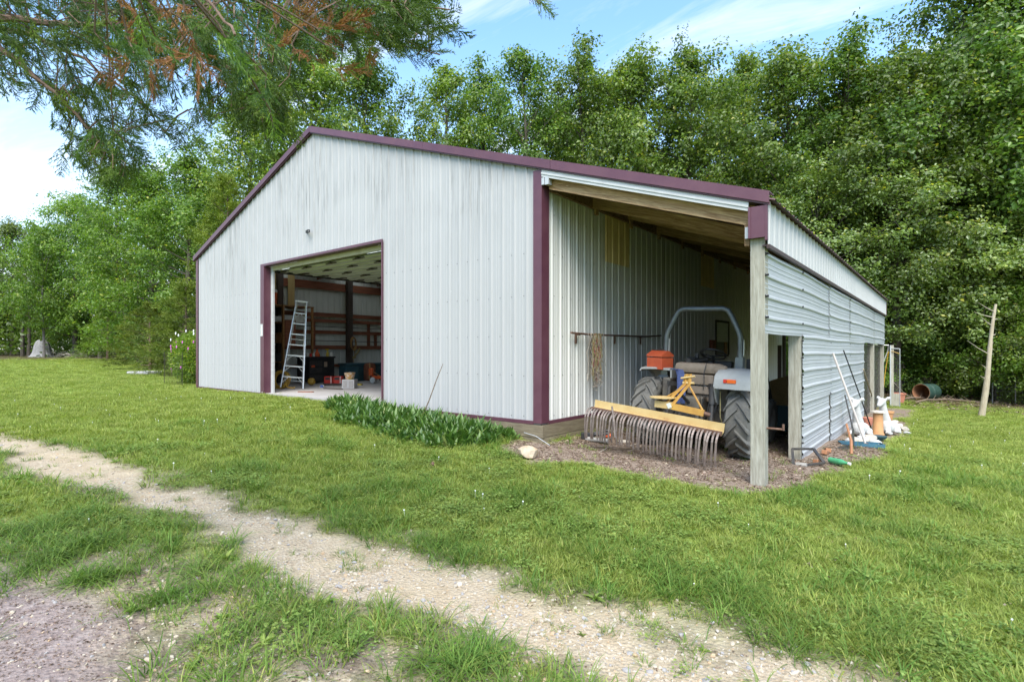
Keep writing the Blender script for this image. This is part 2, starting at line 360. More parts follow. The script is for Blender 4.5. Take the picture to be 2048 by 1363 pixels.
def wall_material(name, clean, stain, amount, top):
    """painted ribbed sheet: slight drift of tone, grey-green run-down streaks"""
    m = bpy.data.materials.new(name); m.use_nodes = True; t = m.node_tree; t.nodes.clear(); N = t.nodes.new; L = t.links.new
    out = N('ShaderNodeOutputMaterial'); b = N('ShaderNodeBsdfPrincipled'); L(b.outputs[0], out.inputs[0])
    b.inputs['Roughness'].default_value = .46; b.inputs['Specular IOR Level'].default_value = .35
    g = N('ShaderNodeNewGeometry')
    mp = N('ShaderNodeMapping'); mp.inputs['Scale'].default_value = (11, 11, .55); L(g.outputs['Position'], mp.inputs[0])
    n = N('ShaderNodeTexNoise'); n.inputs['Scale'].default_value = 1.6; n.inputs['Detail'].default_value = 5; n.inputs['Roughness'].default_value = .7; L(mp.outputs[0], n.inputs['Vector'])
    n2 = N('ShaderNodeTexNoise'); n2.inputs['Scale'].default_value = .55; n2.inputs['Detail'].default_value = 3; L(g.outputs['Position'], n2.inputs['Vector'])
    r1 = N('ShaderNodeMapRange'); r1.inputs[1].default_value = .47; r1.inputs[2].default_value = .68; L(n.outputs['Fac'], r1.inputs[0])
    r2 = N('ShaderNodeMapRange'); r2.inputs[1].default_value = .42; r2.inputs[2].default_value = .62; L(n2.outputs['Fac'], r2.inputs[0])
    sp = N('ShaderNodeSeparateXYZ'); L(g.outputs['Position'], sp.inputs[0])
    r3 = N('ShaderNodeMapRange'); r3.inputs[1].default_value = top[0]; r3.inputs[2].default_value = top[1]; L(sp.outputs[2], r3.inputs[0])
    def mul(a, c):
        k = N('ShaderNodeMath'); k.operation = 'MULTIPLY'; L(a, k.inputs[0])
        if isinstance(c, float): k.inputs[1].default_value = c
        else: L(c, k.inputs[1])
        return k.outputs[0]
    f = mul(mul(r1.outputs[0], r2.outputs[0]), mul(r3.outputs[0], amount))
    mx = N('ShaderNodeMixRGB'); L(f, mx.inputs[0]); mx.inputs[2].default_value = (*stain, 1)
    cl = N('ShaderNodeMixRGB'); L(n2.outputs['Fac'], cl.inputs[0]); cl.inputs[1].default_value = (*clean, 1); cl.inputs[2].default_value = (*[c*.93 for c in clean], 1)
    fine = N('ShaderNodeMapRange'); fine.inputs[3].default_value = .94; fine.inputs[4].default_value = 1.03; L(n.outputs['Fac'], fine.inputs[0])
    mf = N('ShaderNodeMixRGB'); mf.blend_type = 'MULTIPLY'; mf.inputs[0].default_value = 1; L(cl.outputs[0], mf.inputs[1]); L(fine.outputs[0], mf.inputs[2])
    L(mf.outputs[0], mx.inputs[1]); L(mx.outputs[0], b.inputs['Base Color'])
    bp = N('ShaderNodeBump'); bp.inputs['Strength'].default_value = .3; bp.inputs['Distance'].default_value = .03; L(n2.outputs['Fac'], bp.inputs['Height']); L(bp.outputs[0], b.inputs['Normal'])
    MATS[name] = m
t_ = MATS['rafter_wood'].node_tree
for n_ in t_.nodes:
    if n_.type == 'MAPPING': n_.vector_type = 'TEXTURE'; n_.inputs['Rotation'].default_value = (0, R(18.8), 0); n_.inputs['Scale'].default_value = (1.6, .25, .11)
def tone_by_object(name, lo, hi):
    t = MATS[name].node_tree; b = [n for n in t.nodes if n.type == 'BSDF_PRINCIPLED'][0]; src = b.inputs['Base Color'].links[0].from_socket
    hs = t.nodes.new('ShaderNodeHueSaturation'); oi = t.nodes.new('ShaderNodeObjectInfo'); mr = t.nodes.new('ShaderNodeMapRange'); mr.inputs[3].default_value = lo; mr.inputs[4].default_value = hi
    t.links.new(oi.outputs['Random'], mr.inputs[0]); t.links.new(mr.outputs[0], hs.inputs['Value']); t.links.new(src, hs.inputs['Color']); t.links.new(hs.outputs[0], b.inputs['Base Color'])
for nm_, lo_, hi_ in (('rafter_wood', .35, 1.3), ('skirt_wood', .8, 1.2), ('tine_steel', .75, 1.25), ('grey_wood', .88, 1.1), ('brown_wood', .8, 1.2), ('stone_pale', .8, 1.15), ('galvanised', .93, 1.07), ('maroon', .93, 1.08)): tone_by_object(nm_, lo_, hi_)
wall_material('wall_white', (.372,.366,.362), (.115,.115,.10), .75, (2.3, 3.5))
wall_material('side_wall', (.60,.59,.55), (.36,.36,.26), .30, (-1, 0))
wall_material('fascia_white', (.44,.435,.425), (.40,.44,.36), .35, (2.2, 2.6))

tone_by_object('wall_white', .97, 1.02); tone_by_object('side_wall', .96, 1.03); tone_by_object('fascia_white', .96, 1.03)
def added_fibreglass():  # translucent material for the roof sheets added to let light inside
    m = bpy.data.materials.new('added_fibreglass'); m.use_nodes = True; t = m.node_tree; t.nodes.clear(); N = t.nodes.new; L = t.links.new
    o = N('ShaderNodeOutputMaterial'); a = N('ShaderNodeBsdfTranslucent'); b = N('ShaderNodeBsdfPrincipled'); x = N('ShaderNodeMixShader'); x.inputs[0].default_value = .75
    n = N('ShaderNodeTexNoise'); n.inputs['Scale'].default_value = 4; r = N('ShaderNodeValToRGB'); r.color_ramp.elements[0].color = (.66,.66,.58,1); r.color_ramp.elements[1].color = (.80,.80,.74,1); L(n.outputs['Fac'], r.inputs[0])
    L(r.outputs[0], a.inputs[0]); L(r.outputs[0], b.inputs['Base Color']); L(b.outputs[0], x.inputs[1]); L(a.outputs[0], x.inputs[2]); L(x.outputs[0], o.inputs[0]); MATS['added_fibreglass'] = m
added_fibreglass()
# ------------------------------------------------------------------ the ground
def vnoise(x, y, s, seed=0):
    x = np.asarray(x) / s; y = np.asarray(y) / s
    r = np.random.default_rng(seed); T = r.random((64, 64))
    xi = np.floor(x).astype(int); yi = np.floor(y).astype(int); fx = x - xi; fy = y - yi
    fx = fx*fx*(3-2*fx); fy = fy*fy*(3-2*fy)
    a = T[xi%64, yi%64]; b = T[(xi+1)%64, yi%64]; c = T[xi%64, (yi+1)%64]; d = T[(xi+1)%64, (yi+1)%64]
    return (a*(1-fx)+b*fx)*(1-fy) + (c*(1-fx)+d*fx)*fy
def fbm(x, y, s, seed=0): return .5*vnoise(x,y,s,seed) + .3*vnoise(x,y,s*.45,seed+1) + .2*vnoise(x,y,s*.2,seed+2)
def world_poly(pts): return np.array([[*onground(*p).xy] for p in pts])
def sdist(x, y, poly):
    """signed distance, positive inside"""
    x = np.asarray(x, float); y = np.asarray(y, float); ins = np.zeros(len(x), bool); d = np.full(len(x), 1e9)
    n = len(poly)
    for i in range(n):
        x0, y0 = poly[i]; x1, y1 = poly[(i+1) % n]
        c = ((y0 > y) != (y1 > y)) & (x < (x1-x0)*(y-y0)/((y1-y0) if abs(y1-y0) > 1e-9 else 1e-9) + x0); ins ^= c
        ex, ey = x1-x0, y1-y0; t = np.clip(((x-x0)*ex+(y-y0)*ey)/max(ex*ex+ey*ey, 1e-9), 0, 1)
        d = np.minimum(d, np.hypot(x-x0-t*ex, y-y0-t*ey))
    return np.where(ins, d, -d)
def sstep(a, b, v): t = np.clip((v-a)/(b-a), 0, 1); return t*t*(3-2*t)
PATH = world_poly([(-160,830),(0,862),(190,912),(340,960),(500,1010),(640,1050),(750,1082),(875,1120),(1024,1165),(1274,1220),(1424,1262),(1599,1312),(1799,1362),(1990,1420),
                   (1330,1470),(1190,1372),(1060,1296),(960,1244),(825,1222),(750,1202),(650,1166),(500,1136),(440,1100),(400,1056),(350,1036),(225,1000),(80,946),(0,913),(-160,878)])
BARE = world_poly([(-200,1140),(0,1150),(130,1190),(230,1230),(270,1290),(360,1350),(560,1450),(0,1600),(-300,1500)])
WORN = world_poly([(-200,1060),(0,1040),(200,1060),(380,1080),(560,1180),(760,1250),(930,1300),(1080,1400),(900,1550),(0,1600),(-300,1500)])
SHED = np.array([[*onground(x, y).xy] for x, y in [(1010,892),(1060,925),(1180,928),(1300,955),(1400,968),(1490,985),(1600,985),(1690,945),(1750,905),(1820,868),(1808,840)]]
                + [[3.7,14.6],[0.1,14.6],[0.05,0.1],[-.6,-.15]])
def masks(x, y):
    w = (fbm(x, y, .9, 3) - .5)
    sp_ = sdist(x, y, PATH) + w*.6 + (vnoise(x, y, .3, 5)-.5)*.25
    path = sstep(-.08, .14, sp_)
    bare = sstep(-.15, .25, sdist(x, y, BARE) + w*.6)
    worn = np.maximum(sstep(-.3, .4, sdist(x, y, WORN) + w*.5), .8*sstep(-.32, -.04, sp_))
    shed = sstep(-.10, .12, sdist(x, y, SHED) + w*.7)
    return path, bare, worn, shed
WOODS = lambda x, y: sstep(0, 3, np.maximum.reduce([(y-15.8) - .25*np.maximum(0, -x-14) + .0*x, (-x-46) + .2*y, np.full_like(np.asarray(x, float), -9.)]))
def axis(lo, hi, step, far, g=1.22):
    a = list(np.arange(lo, hi + step/2, step)); s = step; v = a[-1]; up = []
    while v < far: s *= g; v += s; up.append(v)
    s = step; v = a[0]; dn = []
    while v > -far: s *= g; v -= s; dn.append(v)
    return np.array(dn[::-1] + a + up)
gx, gy = axis(-10, 8, .11, 600), axis(-8, 9, .11, 600)
GX, GY = np.meshgrid(gx, gy, indexing='ij'); X, Y = GX.ravel(), GY.ravel()
Z = gz(X, Y)
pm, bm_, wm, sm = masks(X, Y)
near = np.clip(1 - np.hypot(X - 1, Y) / 60, 0, 1)
Z = Z + near * ((fbm(X, Y, 1.7, 11) - .5) * .05 + (vnoise(X, Y, .35, 12) - .5) * .014) - .018 * pm
inb = (X > -12.2) & (X < .1) & (Y > -.02) & (Y < 14.8); Z = np.where(inb, np.minimum(Z, -.12), Z)
nx, ny = len(gx), len(gy); I = np.arange(nx*ny).reshape(nx, ny)
Q = np.stack([I[:-1,:-1], I[1:,:-1], I[1:,1:], I[:-1,1:]], -1).reshape(-1, 4)
def ground_material():
    m = bpy.data.materials.new('ground'); m.use_nodes = True; t = m.node_tree; t.nodes.clear(); N = t.nodes.new; L = t.links.new
    out = N('ShaderNodeOutputMaterial'); b = N('ShaderNodeBsdfPrincipled'); L(b.outputs[0], out.inputs[0]); b.inputs['Roughness'].default_value = .95; b.inputs['Specular IOR Level'].default_value = .12
    g = N('ShaderNodeNewGeometry'); P = g.outputs['Position']
    def noise(s, d=6, r=.6):
        n = N('ShaderNodeTexNoise'); n.inputs['Scale'].default_value = s; n.inputs['Detail'].default_value = d; n.inputs['Roughness'].default_value = r; L(P, n.inputs['Vector']); return n.outputs['Fac']
    def ramp(f, *st):
        r = N('ShaderNodeValToRGB'); e = r.color_ramp.elements
        e[0].position = st[0][0]; e[0].color = (*st[0][1], 1); e[1].position = st[-1][0]; e[1].color = (*st[-1][1], 1)
        for p, c in st[1:-1]: x = e.new(p); x.color = (*c, 1)
        L(f, r.inputs[0]); return r.outputs[0]
    def mix(f, a, c):
        k = N('ShaderNodeMixRGB'); L(f, k.inputs[0]); L(a, k.inputs[1]); L(c, k.inputs[2]); return k.outputs[0]
    def attr(n): a = N('ShaderNodeAttribute'); a.attribute_name = n; return a.outputs['Fac']
    def mth(op, a, c):
        k = N('ShaderNodeMath'); k.operation = op; k.use_clamp = True
        for i, v in enumerate((a, c)):
            if isinstance(v, float): k.inputs[i].default_value = v
            else: L(v, k.inputs[i])
        return k.outputs[0]
    lawn = mix(noise(.5, 4), ramp(noise(9), (.3, (.11,.15,.03)), (.55, (.17,.225,.042)), (.75, (.25,.26,.08))), ramp(noise(7), (.3, (.14,.195,.034)), (.7, (.21,.26,.055))))
    soil = ramp(noise(22, 8, .78), (.3, (.085,.06,.046)), (.5, (.16,.12,.095)), (.68, (.30,.25,.205)))
    vor = N('ShaderNodeTexVoronoi'); vor.inputs['Scale'].default_value = 46; L(P, vor.inputs['Vector'])
    stones = mix(noise(60, 3), ramp(vor.outputs['Color'], (.1, (.30,.225,.145)), (.5, (.41,.33,.23)), (.85, (.53,.45,.34))), ramp(noise(30, 6, .8), (.35, (.23,.165,.105)), (.6, (.44,.365,.27))))
    fines = ramp(noise(5, 8, .7), (.3, (.32,.24,.15)), (.6, (.44,.355,.245)))
    grav = mix(ramp(noise(2.2, 5), (.42, (0,0,0)), (.6, (1,1,1))), stones, fines)
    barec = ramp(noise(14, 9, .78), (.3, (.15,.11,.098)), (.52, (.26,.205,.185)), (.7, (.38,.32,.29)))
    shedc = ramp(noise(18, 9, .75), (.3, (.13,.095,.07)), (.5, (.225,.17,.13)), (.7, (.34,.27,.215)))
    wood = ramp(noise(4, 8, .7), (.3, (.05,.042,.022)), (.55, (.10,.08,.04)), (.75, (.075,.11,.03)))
    pat = ramp(noise(3.2, 5, .65), (.45, (0,0,0)), (.58, (1,1,1)))
    c = mix(mth('MULTIPLY', attr('worn'), mth('ADD', mth('MULTIPLY', pat, .2), .8)), lawn, mix(ramp(noise(3.6, 7, .72), (.44, (0,0,0)), (.62, (1,1,1))), soil, grav))
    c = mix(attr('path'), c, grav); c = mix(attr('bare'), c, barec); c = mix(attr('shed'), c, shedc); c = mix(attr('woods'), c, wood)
    L(c, b.inputs['Base Color'])
    bp = N('ShaderNodeBump'); bp.inputs['Strength'].default_value = .55; bp.inputs['Distance'].default_value = .03
    hb = N('ShaderNodeMath'); hb.operation = 'ADD'; L(noise(38, 6, .75), hb.inputs[0]); L(vor.outputs['Distance'], hb.inputs[1]); L(hb.outputs[0], bp.inputs['Height'])
    L(bp.outputs[0], b.inputs['Normal']); MATS['ground'] = m
ground_material()
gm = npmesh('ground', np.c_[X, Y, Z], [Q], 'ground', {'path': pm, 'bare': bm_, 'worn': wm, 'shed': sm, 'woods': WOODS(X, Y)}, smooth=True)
tag(link('ground', gm), 'lawn with a pale gravel track and bare dirt', None, kind='structure')

# ------------------------------------------------------------------ the barn
BW, BL, XE, PITCH, PEAK = 12.04, 14.7, 3.0, .34, 5.70
def zr(x): return PEAK - PITCH * abs(x + BW/2)
PW = .9144
def profile(width=PW, flip=False):
    """(u, h) points of a ribbed sheet: major ribs every 9 inches, two low ribs between"""
    p = []
    for k in range(4):
        b = k * width/4
        p += [(b, 0), (b+.010, .003), (b+.024, .019), (b+.044, .019), (b+.058, .003), (b+.068, 0)]
        for q in (.108, .158): p += [(b+q, 0), (b+q+.006, .004), (b+q+.014, .004), (b+q+.020, 0)]
    return p + [(width, 0)]
def sheet(place, u0, u1, lo, hi, name, mat, parent, hole=None):
    """ribbed sheet between u0 and u1; lo(u), hi(u) run along the ribs; place(u, v, h) -> world"""
    us = [(u0 + a, h) for a, h in profile() if u0 + a < u1 - 1e-6]
    us.append((u1, 0.0))
    if hole:
        for e in (hole[0], hole[1]):
            if u0 < e < u1: us.append((e, 0.002))
        us.sort()
    mb = MB()
    for (a, ha), (b, hb) in zip(us[:-1], us[1:]):
        if b - a < 1e-6: continue
        inside = hole and hole[0] - 1e-6 <= (a+b)/2 <= hole[1] + 1e-6
        la, lb = (hole[2], hole[2]) if inside else (lo(a), lo(b))
        if hi(a) - la < .01 and hi(b) - lb < .01: continue
        nseg = 6
        vs = [place(u, l + (t_ - l) * s / nseg, h) for s in range(nseg + 1) for u, l, t_, h in ((a, la, hi(a), ha), (b, lb, hi(b), hb))]
        mb.add(vs, [(2*s, 2*s+1, 2*s+3, 2*s+2) for s in range(nseg)])
    if mb.v: return mb.build(name, mat, parent)
barn = empty('barn'); tag(barn, 'white metal pole barn with maroon trim, open overhead door and side lean-to', 'barn')
DX0, DX1, DZ = -8.10, -3.62, 3.02
n = int(math.ceil(BW / PW))
for i in range(n):
    # front wall: u runs from the right corner to the left
    wob = random.uniform(-.0015, .0015)
    sheet(lambda u, v, h, w=wob: (-u, -h - w, v), i*PW, min((i+1)*PW, BW), lambda u: -.02, lambda u: zr(-u) - .05, 'front_wall_panel', 'wall_white', barn, (-DX1, -DX0, DZ))
    sheet(lambda u, v, h: (-u, BL + h, v), i*PW, min((i+1)*PW, BW), lambda u: -.2, lambda u: zr(-u) - .05, 'rear_wall_panel', 'interior_metal', barn)
for i in range(17):
    u1 = min((i+1)*PW, BL)
    if u1 - i*PW < .05: continue
    wob = random.uniform(-.002, .002)
    sheet(lambda u, v, h, w=wob: (h + w, u, v), i*PW, u1, lambda u: -.02, lambda u: zr(0) - .06, 'side_wall_panel', 'side_wall', barn)
    sheet(lambda u, v, h: (-BW - h, u, v), i*PW, u1, lambda u: -.15, lambda u: zr(-BW) - .06, 'left_wall_panel', 'interior_metal', barn)
    y0, y1 = i*PW - (.05 if i == 0 else 0), u1
    sheet(lambda u, v, h: (v, u - .04, zr(v) + h), i*PW, u1 + (.08 if i == 16 else 0), lambda u: -BW/2, lambda u: XE + .08, 'roof_sheet', 'maroon_roof', barn)
    lit = i in (2, 5, 9, 12)  # unseen translucent roof sheets, added to brighten the barn interior
    sheet(lambda u, v, h: (v, u - .04, zr(v) + h), i*PW, u1 + (.08 if i == 16 else 0), lambda u: -BW - .12, lambda u: -BW/2, 'added_light_sheet' if lit else 'roof_sheet', 'added_fibreglass' if lit else 'maroon_roof', barn)
    sheet(lambda u, v, h: (XE + h, u, v), i*PW, u1, lambda u: 2.15, lambda u: zr(XE) - .02, 'fascia_panel', 'fascia_white', barn)
def part(name, mat, **kw): mb = MB(); return mb
# maroon trim
MB().box((-.115,-.042,-.03), (.034,-.030,zr(0)-.07)).box((.020,-.0295,-.03), (.0335,.145,zr(0)-.2)).build('corner_trim', 'maroon', barn)
MB().box((-BW-.034,-.042,-.06), (-BW+.09,-.030,zr(-BW)-.07)).box((-BW-.034,-.0295,-.06), (-BW-.022,.12,zr(-BW)-.12)).build('corner_trim', 'maroon', barn)
for xa, xb in ((-BW-.14,-BW/2-.004), (-BW/2+.004,-2.446), (-2.440,.207), (.213,XE+.03)):
    lift = .08
    MB().prism([(xa, zr(xa)+lift), (xb, zr(xb)+lift), (xb, zr(xb)+lift-.125), (xa, zr(xa)+lift-.125)], -.085, -.065) \
        .prism([(xa, zr(xa)+lift+.006), (xb, zr(xb)+lift+.006), (xb, zr(xb)+lift-.006), (xa, zr(xa)+lift-.006)], -.0645, .13) \
        .prism([(xa, zr(xa)+lift-.112), (xb, zr(xb)+lift-.112), (xb, zr(xb)+lift-.145), (xa, zr(xa)+lift-.145)], -.064, -.038).build('rake_trim', 'maroon', barn)
MB().box((-BW-.02,-.034,-.05), (DX0-.16,-.024,.0)).build('base_trim', 'maroon', barn)
MB().box((DX1+.03,-.034,-.05), (-.117,-.024,.0)).build('base_trim', 'maroon', barn)
MB().box((.024,.147,-.05), (.036,BL,.0)).build('base_trim', 'maroon', barn)
# door opening: maroon casing outside, pale jamb inside
MB().box((DX0-.17,-.040,-.04), (DX0,-.026,DZ+.0)).box((DX0-.012,-.0255,-.04),(DX0,.13,DZ)).build('door_casing', 'maroon', barn)
MB().box((DX1,-.040,-.04), (DX1+.03,-.026,DZ)).box((DX1,-.0255,-.04),(DX1+.012,.13,DZ)).build('door_casing', 'maroon', barn)
MB().box((DX0-.17,-.041,DZ+.001), (DX1+.03,-.026,DZ+.05)).box((DX0,-.0255,DZ+.001),(DX1,.13,DZ+.02)).build('door_header_trim', 'maroon', barn)
MB().box((DX0+.001,.131,0), (DX0+.11,.17,DZ)).build('door_jamb', 'white_trim', barn)
MB().box((DX1-.05,.131,0), (DX1-.001,.17,DZ)).build('door_jamb', 'white_trim', barn)
MB().box((DX0+.111,.131,DZ-.10), (DX1-.051,.17,DZ)).build('door_header', 'header_wood', barn)
# concrete floor
MB().box((-BW+.02,.0,-.4), (-.02,BL-.02,.0)).build('floor_slab', 'concrete', barn)
# frame inside the left wall: posts, girts
for y in (2.3, 4.85, 7.3, 9.75, 12.2, 14.5): MB().box((-BW+.09,y-.09,0), (-BW+.27,y+.09,3.5)).build('wall_post', 'dark_wood', barn)
for z0, z1, d in ((3.08,3.34,.05), (2.16,2.30,.04), (1.97,2.08,.09), (1.58,1.70,.04), (1.06,1.19,.04), (.45,.55,.04)):
    MB().box((-BW+.03,.2,z0), (-BW+.03+d,BL-.1,z1)).build('girt', 'brown_wood', barn)
for y, z0, z1 in ((3.55,1.19,1.97), (5.75,1.19,1.97), (6.05,1.19,1.58)): MB().box((-BW+.03,y-.05,z0), (-BW+.085,y+.05,z1)).build('stud', 'brown_wood', barn)
for z in (1.82, 1.34): MB().tube([(-BW+.12,2.5,z+.02), (-BW+.12,4.7,z), (-BW+.12,7.,z-.02)], .012, 6).build('wall_rod', 'dark_metal', barn)
for k, (y, w) in enumerate(((1.55,.34), (1.95,.30), (2.62,.22))): MB().box((-BW+.102,y,2.35), (-BW+.125,y+w,3.6)).build('wall_board', 'plywood', barn)
for y in np.arange(1.2, 14, 2.44):
    MB().prism([(-BW+.1, zr(-BW)-.12), (-BW/2, zr(-BW/2)-.12), (-.1, zr(0)-.12), (-.1, zr(0)-.26), (-BW/2, zr(-BW/2)-.28), (-BW+.1, zr(-BW)-.26)], y, y+.05).box((-BW+.1,y+.06,3.42), (-.1,y+.11,3.56)).build('truss', 'brown_wood', barn)
# overhead door rolled up flat below the ceiling, its sections side by side
for k in range(6):
    y0 = .32 + k*.53
    mb = MB()
    prof = [(0,0),(.06,0),(.075,-.02),(.16,-.02),(.175,0),(.33,0),(.345,-.02),(.43,-.02),(.445,0),(.52,0)]
    for (a, ha), (b, hb) in zip(prof[:-1], prof[1:]): mb.add([(DX0+.06,y0+a,2.93+ha), (DX1-.06,y0+a,2.93+ha), (DX1-.06,y0+b,2.93+hb), (DX0+.06,y0+b,2.93+hb)], [(0,1,2,3)])
    mb.box((DX0+.06,y0,2.945), (DX1-.06,y0+.52,2.955))
    sec = mb.build('door_section', 'door_underside', barn)
    for x in np.linspace(DX0+.25, DX1-.25, 5):
        MB().cbox((x, y0+.005, 2.905), (.10,.09,.03), ch=.008).tube([(x-.2,y0+.02,2.90), (x+.2,y0+.015,2.90)], .014, 6).build('hinge', 'hinge', sec)
for x in (DX0+.03, DX1-.03): MB().box((x-.02,.18,2.88), (x+.02,3.7,2.95)).build('door_track', 'dark_metal', barn)
# skirt boards below the siding
def skirt(p0, p1, z0, z1, nm='skirt_board'):
    (xa, ya), (xb, yb) = p0, p1
    MB().box((xa, ya, z0), (xb, yb, z1)).build(nm, 'skirt_wood', barn)
skirt((-3.4,-.030), (.046,.010), -.235, -.055); skirt((-2.4,-.022), (.038,.008), -.50, -.242)
skirt((.0,.012), (.047,4.9), -.225, -.055); skirt((.0,.012), (.044,4.9), -.40, -.232); skirt((.0,.012), (.038,4.9), -.66, -.407)
skirt((.0,4.905), (.047,BL), -.30, -.055); skirt((.0,4.905), (.042,BL), -.80, -.307)
# screws
sc_ = MB()
def screw(p, nrm, r=.0075):
    p, nrm = Vector(p), Vector(nrm); a = nrm.orthogonal().normalized()*r; b = nrm.cross(a)
    q = p + nrm*.006
    sc_.add([p+a, p+b, p-a, p-b, q+a*.7, q+b*.7, q-a*.7, q-b*.7], [(0,1,5,4),(1,2,6,5),(2,3,7,6),(3,0,4,7),(4,5,6,7)])
for u in np.arange(.087, BW, PW/4):
    for z in (.05, .64, 1.22, 1.81, 2.43):
        if z > zr(-u) - .15: continue
        if -DX1 - .03 < u < -DX0 + .2 and z < DZ + .05: continue
        screw((-u, -.001, z + random.uniform(-.008,.008)), (0,-1,0))
for u in np.arange(.087+PW/4, BL, PW/4):
    for z in (.05, .64, 1.22, 1.81, 2.43, 3.0): screw((.001, u, z + random.uniform(-.008,.008)), (1,0,0))
sc_.build('siding_screws', 'dark_metal', barn, kind='stuff')
# lean-to: posts, beam, rafters, purlins, strips
POSTS = [0.0, 1.83, 4.12, 6.5, 8.98, 11.4, 14.4]
for y in POSTS:
    z0 = g1(2.9, y+.07) - .3
    MB().cbox((2.895, y+.075, (z0+2.34)/2), (.148,.148,2.34-z0), ch=.006).build('lean_to_post', 'grey_wood', barn)
MB().box((2.76,.0,2.16), (2.815,BL,2.40)).build('header_beam', 'rafter_wood', barn)
MB().box((.036,.15,3.30), (.085,BL,3.52)).build('ledger_board', 'rafter_wood', barn)
rr0 = random.Random(5)
for k, y in enumerate([.06, 1.28, 2.5, 3.72, 4.94, 6.16, 7.38, 8.6, 9.82, 11.04, 12.26, 13.5]):
    dj, hj, tj = rr0.uniform(-.02,.03), rr0.uniform(.13,.185), rr0.uniform(-.012,.012)
    o = lambda x: zr(x) - (.075 if k == 0 else .13 + dj + tj*x)
    MB().prism([(.09,o(.09)), (2.98,o(2.98)), (2.98,o(2.98)-(.235 if k == 0 else hj)), (.09,o(.09)-(.235 if k == 0 else hj))], y, y+.04).build('rafter', 'rafter_wood', barn)
    if k: MB().box((.087,y+.05,3.20), (.12,y+.14,3.55)).build('rafter_hanger_block', 'rafter_wood', barn)
for x in (.5, 1.1, 1.7, 2.3, 2.85): MB().box((x-.045,-.03,zr(x)-.070), (x+.045,BL,zr(x)-.026)).build('purlin', 'dark_wood', barn)
q = lambda a, b, y0, y1: [(.036, zr(.036)+a), (2.815, zr(2.815)+a), (2.815, zr(2.815)+b), (.036, zr(.036)+b)]
MB().prism(q(-.068,-.105,0,0), -.045, -.028).prism(q(-.106,-.130,0,0), -.060, -.028).prism(q(-.131,-.168,0,0), -.050, -.028).build('white_door_track', 'white_trim', barn)
MB().box((.037,-.05,3.355), (.085,-.02,3.455)).box((.10,-.055,3.345),(.16,.03,3.455)).build('track_bracket', 'galvanised', barn)
MB().box((2.775,-.032,2.235), (2.812,-.026,2.36)).build('truss_plate', 'galvanised', barn)
MB().box((2.818,-.064,2.225), (2.985,-.010,zr(XE)-.070)).box((2.818,-.072,2.225),(2.842,-.065,zr(XE)-.070)).box((2.986,-.064,2.19),(3.010,-.022,zr(XE)-.070)).build('end_cap_trim', 'maroon', barn)
MB().box((XE-.005,-.03,2.105), (XE+.026,BL,2.148)).box((XE-.05,-.02,2.13),(XE-.006,BL,2.148)).build('fascia_trim', 'dark_trim', barn)
MB().box((XE+.001,BL,2.12), (XE+.03,BL+.03,zr(XE)-.02)).build('end_trim', 'maroon', barn)
# horizontal sheets on the outside of the lean-to
def hsheet(y0, y1, z0, z1, seed):
    r = random.Random(seed); mb = MB(); ny_ = max(4, int((y1-y0)/.25))
    prof = [(a, h) for a, h in profile() if a <= z1 - z0] + [(z1-z0, 0)]
    ph = r.uniform(0, 6)
    def bow(y, z): return .010*math.sin(1.3*y + ph) * (1 if z < 2.0 else .3), .010*math.sin(2.0*y + ph*.7)
    vs = []
    for j in range(ny_+1):
        y = y0 + (y1-y0)*j/ny_
        for a, h in prof:
            dx, dz = bow(y, z0+a); vs.append((2.971 + h*.9 + dx*.5 + .006*(seed % 3), y, z1 - a + dz*.6))
    m_ = len(prof); mb.add(vs, [(j*m_+k, (j+1)*m_+k, (j+1)*m_+k+1, j*m_+k+1) for j in range(ny_) for k in range(m_-1)])
    return mb.build('side_sheet', 'galvanised', barn)
k = 0
for y0, y1 in ((.01,4.16), (4.10,6.6), (6.54,9.05), (9.0,11.5), (11.45,14.55)):
    hsheet(y0, y1, 1.20, 2.09, k); k += 1
for y0, y1 in ((1.90,4.2), (4.14,6.6), (6.54,9.02)):
    hsheet(y0, y1, .30, 1.225, k); k += 1; hsheet(y0, y1, -.60, .325, k); k += 1
nl = MB()
for y in POSTS[:6]:
    for j in range(13):
        z = 2.09 - .034 - j*PW/4
        if z < (1.15 if y < 1 or y > 9.1 else -.4): continue
        for yy in ((y+.02,) if y < 2 else (y+.075,)): nl.tube([(2.98,yy,z),(3.006 if y < 2 else 2.994,yy,z)], .013 if y < 2 else .006, 6)
nl.build('sheet_screws', 'black_paint', barn, kind='stuff')
# tan translucent patches on the side wall
for y0, y1, z0, z1 in ((1.86,2.76,2.52,3.45), (6.46,7.40,2.54,3.40)):
    mb = MB()
    us = [(y0 + a, h) for a, h in profile() if y0 + a < y1] + [(y1, 0)]
    off = (round(y0 / (PW/4)) * PW/4) - y0
    for (a, ha), (b, hb) in zip(us[:-1], us[1:]):
        mb.add([(.006+ha, a+off, z0), (.006+hb, b+off, z0), (.006+hb, b+off, z1), (.006+ha, a+off, z1)], [(0,1,2,3)])
    mb.build('skylight_panel', 'tan_panel', barn)
# small hatch window far down the side wall
w = MB().box((.021,7.36,.90), (.05,7.42,1.78)).box((.021,8.36,.90), (.05,8.42,1.78)).box((.021,7.421,1.73), (.05,8.359,1.78)).box((.021,7.421,.86),(.05,8.359,.92)).build('window_frame', 'dark_wood', barn)
MB().box((.022,7.425,1.24), (.034,8.355,1.725)).build('blind', 'white_trim', w)
MB().box((.0215,7.425,.925), (.026,8.05,1.235)).build('pane', 'black_paint', w)
MB().box((.022,8.06,.925), (.040,8.27,1.235)).build('shutter', 'shelf_wood', w)
MB().box((.02,6.95,1.02),(.10,7.2,1.27)).build('wall_box', 'brown_wood', barn)
